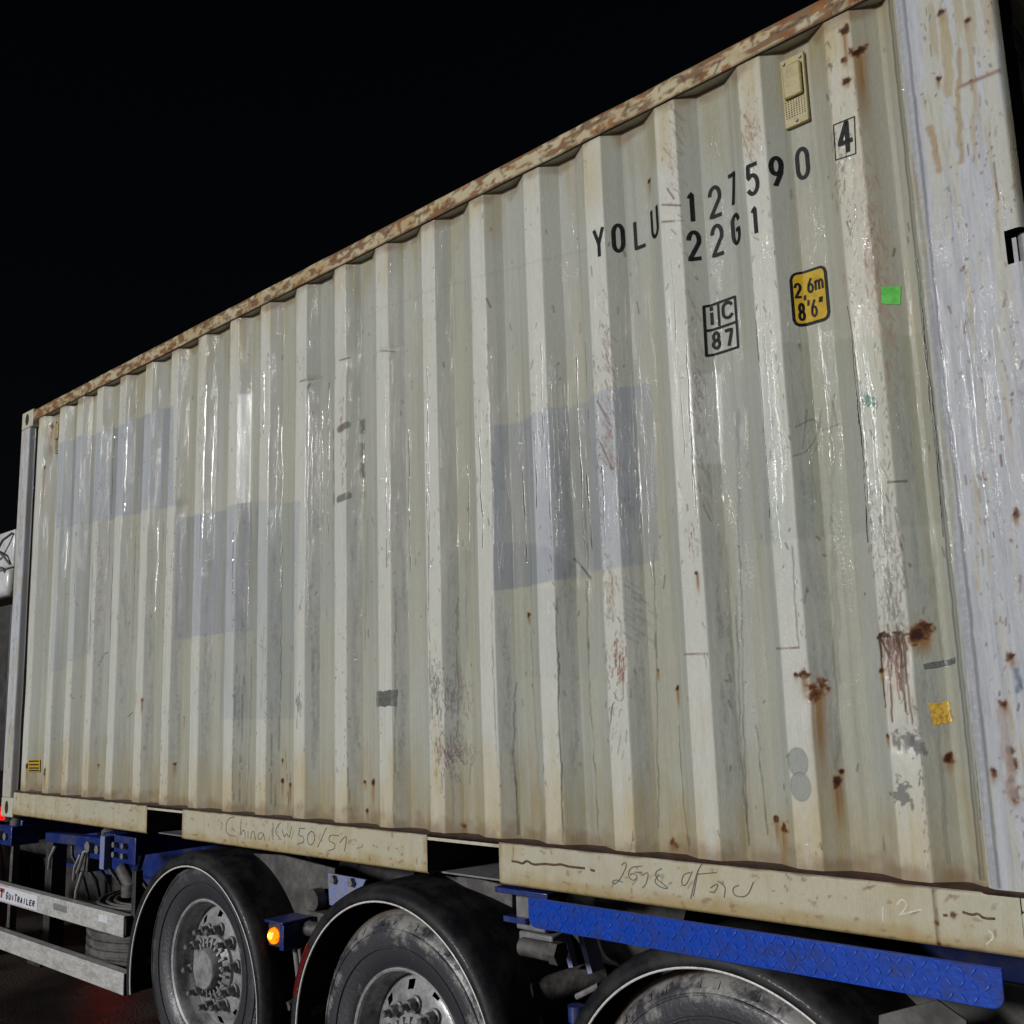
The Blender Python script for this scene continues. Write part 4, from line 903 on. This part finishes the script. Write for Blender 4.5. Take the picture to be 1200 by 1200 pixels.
# outrigger hardware by the front lock: brackets, bolts, short pipe, hoses
b = MB(); b.beam((.45, .12, -.105), (1.08, .10, -.085), .06, .055); T(b, 'outrigger_arm', M['blue'], bevel=.004)
b = MB(); b.box(1.36, 1.62, .06, .075, -.16, -.025); T(b, 'gusset_plate', M['blue'], bevel=.003)
b = MB(); b.box(1.305, 1.355, .02, .058, -.20, -.03); T(b, 'gusset_plate', M['pale_blue'], bevel=.003)
for (x, z) in ((1.42, -.07), (1.52, -.07), (1.42, -.12), (1.52, -.12)):
    MB().cyl((x, .035, z), (x, .06, z), .016, 6).build('bolt', M['nut'], tra)
b = MB(); b.cyl((1.40, .10, -.20), (1.52, .10, -.29), .035, 14); b.cyl((1.50, .10, -.27), (1.50, .10, -.33), .045, 14); T(b, 'air_valve', M['grime'])
b = MB(); b.box(.86, .99, .10, .20, -.26, -.17); T(b, 'valve_block', M['grime'], bevel=.006)
for k in range(6):
    x = .55+.16*k; pts = [(x, .20+.03*(k % 3), -.10), (x+.03, .20, -.22-.03*(k % 2)), (x+.10, .24, -.34), (x+.05, .3, -.48-.03*k)]
    MB().tube(pts, .009+.003*(k % 2), 8).build('air_hose', M['rubber'], tra)
for (x, z0_, z1_) in ((.64, -.14, -.27), (.97, -.16, -.30), (1.00, -.25, -.45)): MB().tube([(x, .07, z0_), (x-.02, .05, (z0_+z1_)/2), (x-.05, .06, z1_)], .010, 8).build('release_lever', M['grey_plate'], tra)
# rail-like cross tube and tank behind
b = MB(); b.cyl((-.35, .95, -.30), (1.2, .95, -.30), .13, 28); T(b, 'air_tank', M['soot'])
# landing leg
b = MB(); b.box(-.32, -.22, .42, .52, -.95, -.05); b.box(-.37, -.17, .35, .60, -.99, -.951); T(b, 'landing_leg', M['soot'], bevel=.005)
b = MB(); b.box(.02, .06, .06, .10, -.74, -.08); T(b, 'guard_post', M['grime'])
# side guard: two rails and end post
GY = -.035
def guard(z0_, z1_, xa):
    b = MB(); b.box(-1.0, xa, GY, GY+.022, z0_, z1_); b.box(-1.0, xa, GY+.0225, GY+.05, z1_-.004, z1_-.0005)
    return T(b, 'side_guard_rail', M['alu'], bevel=.003)
x1 = at(145, 1085, GY)[0]
up = guard(-.484, -.382, x1); lo_ = guard(-.750, -.648, x1+.02)
b = MB(); b.box(x1-.012, x1+.028, .005, .045, -.75, -.170); T(b, 'guard_post', M['soot'], bevel=.004)
b = MB(); b.box(x1-.005, x1+.02, GY+.002, .005, -.47, -.39); T(b, 'guard_bracket', M['soot'])
T(MB().box(x1+.0005, x1+.012, GY-.002, .03, -.482, -.384), 'end_cap', M['soot']); T(MB().box(x1+.0205, x1+.03, GY-.002, .03, -.748, -.650), 'end_cap', M['soot'])
# maker's sticker on the upper rail
sx0, sx1 = at(-12, 1050, GY)[0], at(44, 1058, GY)[0]
flat = lambda x, z: np.zeros(np.shape(x))+GY
st = MB(); st.box(sx0, sx1, GY-.0016, GY-.0004, -.474, -.394); st = st.build('maker_sticker', M['stickerwhite'], up, smooth=0)
name_ = 'GUITRAILER'; tx0, tx1 = at(6.5, 1052, GY)[0], at(41, 1060, GY)[0]; wch = (tx1-tx0)/len(name_)
for i, ch in enumerate(name_):
    big = ch in 'GT' and i in (0, 3); glyph(ch, tx0+i*wch+.006, tx0+(i+1)*wch-.006, -.460, -.460+(.044 if big else .036), .0085, flat, -.0030, M['navy'], up, 'letter', .25)
ex0 = at(-8, 1050, GY)[0]; ex1 = at(5, 1050, GY)[0]
for ch, f0, f1 in (('G', 0, .48), ('T', .52, 1)):
    glyph(ch, ex0+(ex1-ex0)*f0, ex0+(ex1-ex0)*f1, -.464, -.404, .022, flat, -.0030, M['redprint'], up, 'letter', .2)
# small worn paper labels on the rail
for (a, b_, c, d) in ((63, 78, 1058, 1070), (116, 126, 1071, 1082)):
    q0 = at(a, c, GY); q1 = at(b_, d, GY); MB().box(q0[0], q1[0], GY-.0012, GY-.0004, q1[1], q0[1]).build('paper_label', M['stickerwhite'] if a > 100 else M['grey_plate'], up, smooth=0)

# spare wheel lying flat in its carrier is a thing of its own
spare = thing('spare_wheel', 'spare tyre lying flat behind the aluminium side guard', 'spare wheel')
SX, SY, SZ = 1.30, .44, -.56
prt = [(.30, .09), (.34, .13), (.42, .14), (.47, .125), (.492, .10)]
for k in range(5):
    h = .075-.038*k; prt += [(.500, h), (.500, h-.022), (.486, h-.026), (.486, h-.034)]
prt += [(.492, -.115), (.47, -.135), (.42, -.14), (.34, -.13), (.30, -.09)]
prt = [(r*.86, h*1.15) for r, h in prt]
b = MB(); b.lathe(prt, (SX, SY, SZ), (0, 0, 1), 64); b.build('tyre', M['grime'], spare)
b = MB()
for rr in (.29, .33, .375): b.lathe([(rr-.012, .158), (rr-.008, .170), (rr+.004, .170), (rr+.008, .158)], (SX, SY, SZ), (0, 0, 1), 64)
b.build('sidewall_ring', M['grime'], spare)
b = MB(); b.lathe([(.258, .10), (.262, .125), (.245, .125), (.235, .05), (.20, .0), (.10, .0), (.10, -.04)], (SX, SY, SZ), (0, 0, 1), 48); b.build('rim', M['steel'], spare)
b = MB(); b.box(SX-.06, SX+.06, .0, 1.2, SZ-.20, SZ-.165); b.box(SX-.35, SX+.35, .42, .50, SZ-.20, SZ-.166); T(b, 'spare_carrier', M['soot'])
b = MB(); b.cyl((SX-.5, .78, -.9), (SX-.5, .78, -.45), .09, 20); T(b, 'support_tube', M['soot'])

# ---- wheels
def tyre_profile():
    p = [(.288, .030), (.296, .012), (.315, -.004), (.36, -.016), (.41, -.022), (.447, -.016), (.470, .004), (.484, .030)]
    y = .036
    for k in range(6):
        p += [(.497, y), (.500, y+.006), (.500, y+.040), (.497, y+.046), (.486, y+.048), (.486, y+.056)]; y += .056
    p += [(.484, .372), (.470, .395), (.41, .415), (.36, .41), (.30, .39), (.288, .37)]
    return p
def make_wheel():
    """wheel centred on the origin, outer sidewall towards -Y"""
    b = MB()
    b.lathe([(.283, .060), (.284, .022), (.291, .010), (.299, .004), (.303, .010), (.300, .022), (.294, .03)], (0, 0, 0), (0, 1, 0), 72)
    b.lathe([(.283, .060), (.279, .075), (.266, .095), (.263, .16), (.266, .30)], (0, 0, 0), (0, 1, 0), 72)
    # disc with hand holes
    nseg = 120; rr = [.262, .246, .232, .214, .200, .150, .140]; hh = [.098, .092, .086, .076, .072, .064, .064]
    vs_ = []; fs_ = []
    for i in range(nseg):
        t = 2*math.pi*i/nseg; vs_ += [(r*math.cos(t), h, r*math.sin(t)) for r, h in zip(rr, hh)]
    for i in range(nseg):
        for q in range(6):
            if q in (1, 2) and (i % 12) in (5, 6, 7): continue
            j = (i+1) % nseg; fs_.append((i*7+q, i*7+q+1, j*7+q+1, j*7+q))
    b.add(vs_, fs_)
    lp_ = MB(); lp_.lathe([(.2905, .0095), (.2985, .0030), (.3036, .0095), (.3006, .0225)], (0, 0, 0), (0, 1, 0), 72)
    wheel = b.mesh('wheel', M['steel'], 35, False)
    t = MB(); t.lathe(tyre_profile(), (0, 0, 0), (0, 1, 0), 96)
    for k in range(48):      # raised rib blocks on the shoulder
        an = 2*math.pi*k/48; c, s_ = math.cos(an), math.sin(an)
        if k % 3: t.add([(r*c-w_*s_, y_, r*s_+w_*c) for r, y_, w_ in ((.452, -.0165, -.010), (.452, -.0165, .010), (.470, .0015, .010), (.470, .0015, -.010))], [(0, 1, 2, 3)])
    t.lathe([(.372, -.0195), (.374, -.0235), (.380, -.0240), (.382, -.0200)], (0, 0, 0), (0, 1, 0), 96)
    t.lathe([(.432, -.0185), (.434, -.0225), (.439, -.0222), (.441, -.0170)], (0, 0, 0), (0, 1, 0), 96)
    h = MB(); h.lathe([(.140, .069), (.138, .050), (.112, .030), (.108, .030), (.104, .045), (.090, .045), (.086, .000), (.080, -.008), (.0, -.012)], (0, 0, 0), (0, 1, 0), 48)
    for k in range(20):
        an = 2*math.pi*(k+.5)/20; c, s_ = math.cos(an), math.sin(an); h.beam((c*.088, .036, s_*.088), (c*.128, .043, s_*.128), .030, .010, (-s_, 0, c))
    dr = MB(); dr.lathe([(.255, .17), (.255, .36), (.08, .36), (.08, .17)], (0, 0, 0), (0, 1, 0), 40)
    nt = MB(); nt.lathe([(.029, 0), (.029, -.010), (.0215, -.012)], (0, 0, 0), (0, 1, 0), 14); nt.lathe([(.0215, -.011), (.0215, -.045), (.018, -.049)], (0, 0, 0), (0, 1, 0), 6, cap=True)
    nt.lathe([(.0125, -.049), (.0125, -.078), (.009, -.082)], (0, 0, 0), (0, 1, 0), 12, cap=True)
    return (wheel, t.mesh('tyre', M['tyre'], 35, False), h.mesh('hub', M['steel'], 35, False), dr.mesh('brake_drum', M['soot'], 35, False), nt.mesh('lug_nut', M['nut'], 35, False), lp_.mesh('rim_lip', M['lip'], 50, False))
WM = make_wheel(); ty_mud = WM[1].copy(); ty_mud.materials[0] = M['tyre_mud']
GROUND = -Z0
WZ = GROUND+.498
AX = [(2.40, WZ+.092, 0.), (3.76, WZ, 24.), (5.09, WZ, 50.)]        # the front axle is lifted off the ground
for k, (x, z, spin) in enumerate(AX):
    for side_ in (0, 1):
        wobj = link('wheel', WM[0], tra, (x, .005 if side_ == 0 else W-.005, z+Z0))
        wobj.rotation_euler = (0, math.radians(spin), 0) if side_ == 0 else (0, math.radians(spin), math.pi)
        link('tyre', WM[1] if k == 0 else ty_mud, wobj); link('hub', WM[2], wobj); link('brake_drum', WM[3], wobj); link('rim_lip', WM[5], wobj)
        for q in range(10):
            an = 2*math.pi*(q+.25)/10; link('lug_nut', WM[4], wobj, (.1675*math.cos(an), .068, .1675*math.sin(an)))
    b = MB(); b.cyl((x, .30, z), (x, W-.30, z), .065, 20); T(b, 'axle', M['soot'])
    for y0 in (.62, 1.70):
        b = MB(); b.beam((x-.48, y0+.05, z+.12), (x+.12, y0+.05, z+.03), .09, .07); b.beam((x+.12, y0+.05, z+.03), (x+.42, y0+.05, z+.02), .09, .05); T(b, 'trailing_arm', M['grime'], bevel=.006)
        b = MB(); b.box(x-.54, x-.40, y0, y0+.10, z-.02, -.44); T(b, 'spring_hanger', M['blue'], bevel=.006)
        b = MB(); b.lathe([(.09, 0), (.13, .02), (.14, .06), (.125, .09), (.14, .12), (.14, .17), (.10, .20)], (x+.36, y0+.05, z+.05), (0, 0, 1), 28, cap=True); T(b, 'air_bag', M['rubber'])
    b = MB(); b.cyl((x-.30, .46, z+.02), (x-.06, .46, z+.10), .075, 20); b.cyl((x-.40, .46, z-.015), (x-.30, .46, z+.02), .055, 18); T(b, 'brake_chamber', M['grime'])
    b = MB(); b.cyl((x-.10, .56, z+.05), (x-.36, .56, z+.42), .028, 14); b.cyl((x-.17, .56, z+.15), (x-.36, .56, z+.42), .038, 14); T(b, 'shock_absorber', M['grime'])

# ---- mudguards with a white bead along the rim
def mudguard(cx, cz, red):
    pr_ = [(.545, -.045), (.549, -.052), (.560, -.055), (.578, -.050), (.596, -.034), (.606, .0), (.608, .40), (.602, .40), (.600, .004), (.588, -.024), (.568, -.042), (.551, -.041), (.545, -.045)]
    a0, a1 = math.radians(-190), math.radians(10)
    b = MB(); b.lathe(pr_, (cx, 0, cz), (0, 1, 0), 64, a0, a1)
    o = T(b, 'mudguard', M['black_plastic'], smooth=50)
    t = MB(); n = 72; pts = []
    for i in range(n+1):
        an = a0+(a1-a0)*i/n; ax = Vector((0, 1, 0)); e = Vector((0, 0, 1)); A_ = ax.cross(e); B_ = ax.cross(A_)
        d = A_*math.cos(an)+B_*math.sin(an); pts.append((cx+d.x*.5455, -.0475, cz+d.z*.5455))
    t.tube(pts, .0042, 8); t.build('edge_trim', M['trim'], o)
    if red:
        t = MB(); vs_ = []
        for i in range(13):
            an = math.radians(143+22*i/12+red)
            for r, y_ in ((.5505, -.0545), (.5605, -.0575), (.579, -.0520), (.5975, -.0352)): vs_.append((cx+r*math.cos(an), y_, cz+r*math.sin(an)))
        t.add(vs_, [(i*4+k, (i+1)*4+k, (i+1)*4+k+1, i*4+k+1) for i in range(12) for k in range(3)]); t.build('reflective_tape', M['red_tape'], o)
    return o
mudguard(2.362, -.631, 0); mudguard(3.722, -.636, 1); mudguard(5.09, -.660, 0)
# mudguard stays
for x in (1.78, 2.98, 3.13, 4.34, 4.50): MB().tube([(x, .05, -.60), (x, .30, -.55), (x, .66, -.40)], .018, 10).build('mudguard_stay', M['grime'], tra)
# mud flap / dusty splash shields between the guards
for x, sx in ((3.02, .0), (4.40, .0)):
    b = MB(); b.cyl((x-.26, .62, -.20), (x+.26, .62, -.20), .16, 28); o = T(b, 'air_tank', M['dust'])
    MB().lathe([(.162, -.01), (.166, 0), (.162, .01)], (x-.12, .62, -.20), (1, 0, 0), 28).build('tank_strap', M['soot'], o)
for pts, yy in (([(292, 1000), (330, 1002), (392, 1018), (392, 1075), (372, 1092), (345, 1086), (322, 1060), (310, 1030)], .175), ([(520, 1026), (560, 1030), (600, 1040), (600, 1064), (575, 1052), (545, 1040)], .12)):
    q = [at(u, v, yy) for u, v in pts]; b = MB(); b.prism(q[::-1], yy, yy+.015); T(b, 'splash_shield', M['dust'], bevel=.003)
# side marker lamp on a blue bracket
lx, lz = at(316, 1098, -.045)
b = MB(); b.box(lx-.055, lx+.075, -.035, .12, lz+.050, lz+.062); b.box(lx+.045, lx+.075, -.03, .10, lz-.05, lz+.0495); br = T(b, 'lamp_bracket', M['blue'], bevel=.004)
b = MB(); b.box(lx-.05, lx+.045, -.018, .03, lz-.045, lz+.045); br2 = b.build('lamp_housing', M['soot'], br, bevel=.006)
b = MB(); b.lathe([(.033, 0), (.031, -.012), (.021, -.021), (.0, -.024)], (lx-.003, -.0185, lz), (0, 1, 0), 28); b.build('lamp_lens', M['amber'], br)
b = MB(); b.lathe([(.014, 0), (.012, -.004), (0, -.005)], (lx-.003, -.041, lz+.002), (0, 1, 0), 16); b.build('lamp_bulb', M['amber_core'], br)
b = MB(); b.cyl((lx+.07, .08, lz+.02), (lx+.20, .12, lz+.02), .03, 16); b.build('lamp_cable_gland', M['grime'], br)
for k in range(2): MB().tube([(lx+.06+.03*k, .04, lz-.05), (lx+.07+.03*k, .05, lz-.16), (lx+.08+.03*k, .06, lz-.30)], .013-.004*k, 10).build('mudguard_stay', M['grey_plate'], tra)
b = MB(); b.cyl((lx+.085, .045, lz-.31), (lx+.085, .075, lz-.31), .03, 14); T(b, 'stay_eye', M['grime'])
# pale blue hanger plate between the guards
q0 = at(384, 1023, .15); q1 = at(421, 1030, .15); q2 = at(383, 1060, .15)
b = MB(); b.prism([(q0[0], q0[1]), (q0[0]+.01, q2[1]), (q0[0]+.16, q2[1]), (q1[0]+.04, q1[1])][::-1], .15, .162); o = T(b, 'hanger_plate', M['pale_blue'], bevel=.002)
for dx in (.05, .17): MB().cyl((q0[0]+dx, .13, q0[1]-.02), (q0[0]+dx, .15, q0[1]-.02), .018, 6).build('bolt', M['nut'], o)
b = MB(); b.cyl((q2[0]-.04, .10, q2[1]+.02), (q2[0]-.04, .15, q2[1]+.02), .045, 18); b.box(q2[0]-.06, q2[0]+.06, .09, .15, q2[1]-.035, q2[1]-.02); b.cyl((q2[0], .12, q2[1]-.10), (q2[0], .12, q2[1]-.036), .014, 10); T(b, 'valve', M['grime'])
# gear between second and third wheel
b = MB(); xq, zq = at(612, 1068, .12); b.box(xq-.03, xq+.10, .12, .20, zq-.06, zq+.06); b.box(xq-.02, xq+.13, .12, .20, zq-.135, zq-.065); T(b, 'valve_box', M['grey_plate'], bevel=.006)
b = MB(); xq, zq = at(628, 1112, .10); b.cyl((xq-.06, .10, zq), (xq+.08, .10, zq), .03, 14); b.cyl((xq+.075, .10, zq), (xq+.11, .10, zq), .038, 6); T(b, 'hose_coupling', M['grime'])
b = MB(); p0 = at(615, 1168, .16); p1 = at(705, 1140, .42); b.cyl((p0[0], .16, p0[1]), (p1[0], .42, p1[1]), .045, 20); b.cyl((p0[0]-.01, .15, p0[1]-.003), (p0[0]+.02, .18, p0[1]+.002), .06, 20); T(b, 'brake_cylinder', M['grime'])
p0 = at(600, 1130, .14); p1 = at(622, 1170, .14); p2 = at(640, 1200, .14)
MB().tube([(p0[0], .14, p0[1]), (p1[0], .14, p1[1]), (p2[0], .14, p2[1]-.06)], .012, 10).build('mudguard_stay', M['grey_plate'], tra)
b = MB(); xq, zq = at(690, 1115, .30); b.beam((xq-.02, .3, zq+.10), (xq+.03, .3, zq-.06), .07, .02); b.beam((xq-.10, .3, zq+.04), (xq-.07, .3, zq-.06), .03, .02); T(b, 'hanger_plate', M['pale_blue'])
b = MB(); p0 = at(675, 1178, .16); b.cyl((p0[0], .16, p0[1]-.05), (p0[0], .16, p0[1]), .028, 12); T(b, 'valve', M['blue'])
b = MB(); p0 = at(676, 1168, .16); p1 = at(702, 1155, .16); b.tube([(p0[0], .16, p0[1]), (p0[0]+.02, .16, p0[1]+.01), (p1[0], .16, p1[1])], .010, 8); T(b, 'air_hose', M['grey_plate'])
b = MB(); p0 = at(580, 1050, .05); b.box(p0[0], 4.42, .05, .12, -.022, -.004); T(b, 'edge_angle', M['blue'], bevel=.002)
b = MB(); p0 = at(590, 1075, .10); b.box(p0[0], p0[0]+.10, .10, .13, p0[1]-.012, p0[1]+.006); T(b, 'edge_angle', M['blue'])
# rear dirty panel under the blue plate at the tail
b = MB(); b.box(5.35, 6.1, .30, .32, -.62, -.12); T(b, 'splash_shield', M['dust'])
q = [at(u, v, .05) for u, v in [(1030, 1190), (1098, 1172), (1132, 1196), (1140, 1240), (1030, 1240)]]
b = MB(); b.prism(q[::-1], .05, .058); T(b, 'mud_flap', M['dust'])

# ---- blue chequer plate along the rear outrigger
BX0, BX1, BZ0, BZ1, BY = at(619, 1066, -.075)[0], at(1176, 1160, -.075)[0], -.080, .008, -.075
r_ = .030
poly = [(BX0, BZ1)]+[(BX0+r_-r_*math.cos(t), BZ0+r_-r_*math.sin(t)) for t in np.linspace(0, math.pi/2, 7)]+[(BX1-r_+r_*math.sin(t), BZ0+r_-r_*math.cos(t)) for t in np.linspace(0, math.pi/2, 7)]+[(BX1, BZ1)]
b = MB(); b.prism(poly, BY, BY+.004); b.box(BX0+.001, BX1-.001, BY+.0042, BY+.016, BZ1-.005, BZ1-.0005)
pl = T(b, 'chequer_plate', M['blue_bright'], bevel=.0015); pl['label'] = 'bright blue chequer plate strip below the container rail'
lug = MB(); n = 10
ringo = [(math.cos(2*math.pi*k/n)*.0125, 0, math.sin(2*math.pi*k/n)*.0032) for k in range(n)]; ringi = [(p[0]*.72, -.0030, p[2]*.5) for p in ringo]
lug.add(ringo+ringi, [(k, k+n, (k+1) % n+n, (k+1) % n) for k in range(n)]+[tuple(range(2*n-1, n-1, -1))])
lug_me = lug.mesh('tread_lug', M['blue_lug'], 50, False)
ix = 0
x = BX0+.020
while x < BX1-.015:
    for k in range(3):
        z = BZ0+.014+.030*k+(.0 if ix % 2 else .0)
        if (x-BX0 < .035 or BX1-x < .035) and k == 0: continue
        o = link('tread_lug', lug_me, pl, (x, BY-.0001, z+Z0)); o.rotation_euler = (0, math.radians(52 if (ix+k) % 2 else -52), 0)
    x += .0275; ix += 1
# rear lamps bar / underrun beam behind the third wheel
b = MB(); b.box(6.20, 6.32, .05, 2.39, -.62, -.46); T(b, 'underrun_bar', M['soot'], bevel=.008)

# ================================================================ the tractor ahead
tt = thing('truck_tractor', 'white truck cab with air hoses glimpsed ahead of the container', 'truck')
b = MB(); b.box(-5.0, -2.0, .12, 2.32, -.15, 1.93); cab = b.build('cab', M['white'], tt, bevel=.06)
b = MB(); b.box(-1.999, -1.985, .55, 1.9, 1.0, 1.7); b.build('rear_window', M['glass'], cab)
b = MB(); b.box(-2.0, -.93, .34, .40, 1.70, 1.985); b.build('side_fairing', M['white'], tt, bevel=.02)
b = MB(); b.box(-2.0, -.90, .30, .40, 1.48, 1.685); b.build('side_fairing', M['white'], tt, bevel=.04)
b = MB(); b.box(-2.0, -1.2, .45, 2.0, .2, 1.46); b.build('rear_box', M['soot'], tt, bevel=.02)
for k, pts in enumerate(([(-1.5, .31, 1.93), (-1.2, .30, 1.85), (-1.05, .30, 1.80), (-.97, .33, 1.72)], [(-1.4, .31, 1.76), (-1.16, .29, 1.80), (-1.02, .29, 1.90), (-.95, .33, 1.95)], [(-1.5, .30, 1.86), (-1.25, .29, 1.74), (-1.0, .29, 1.69), (-.94, .33, 1.60)])):
    MB().tube(pts, .009, 8).build('air_hose', M['grime'], tt)
for y0 in (.80, 1.55): MB().box(-4.8, .5, y0, y0+.08, -.44-.30, -.46).build('frame_rail', M['soot'], tt)
wob = []
for y0, rz in ((.20, 0), (W-.2, math.pi)):
    for x in (-1.75, -4.4):
        o = link('wheel', WM[0], tt, (x, y0, WZ+Z0)); o.rotation_euler = (0, 0, rz); link('tyre', WM[1], o); link('hub', WM[2], o); link('brake_drum', WM[3], o); link('rim_lip', WM[5], o)
        for q in range(10):
            an = 2*math.pi*(q+.25)/10; link('lug_nut', WM[4], o, (.1675*math.cos(an), .068, .1675*math.sin(an)))
rx, rz_ = at(-7, 953, .30)
b = MB(); b.box(rx-.05, rx+.05, .28, .36, rz_-.05, rz_+.04); b.build('tail_lamp', M['red_dim'], tt, bevel=.01)
# the other tail lamp, low under the frame: its light glints on the wet ground
d = ray(125, 1172); G = CAM+d*((-Z0-CAM[2])/d[2]); P_ = G+np.array([d[0], d[1], -d[2]])*(.42/-d[2])
b = MB(); b.box(P_[0]-.04, P_[0]+.04, P_[1], P_[1]+.05, P_[2]-.03, P_[2]+.03); b.build('tail_lamp', M['red_lamp'], tt, bevel=.01)
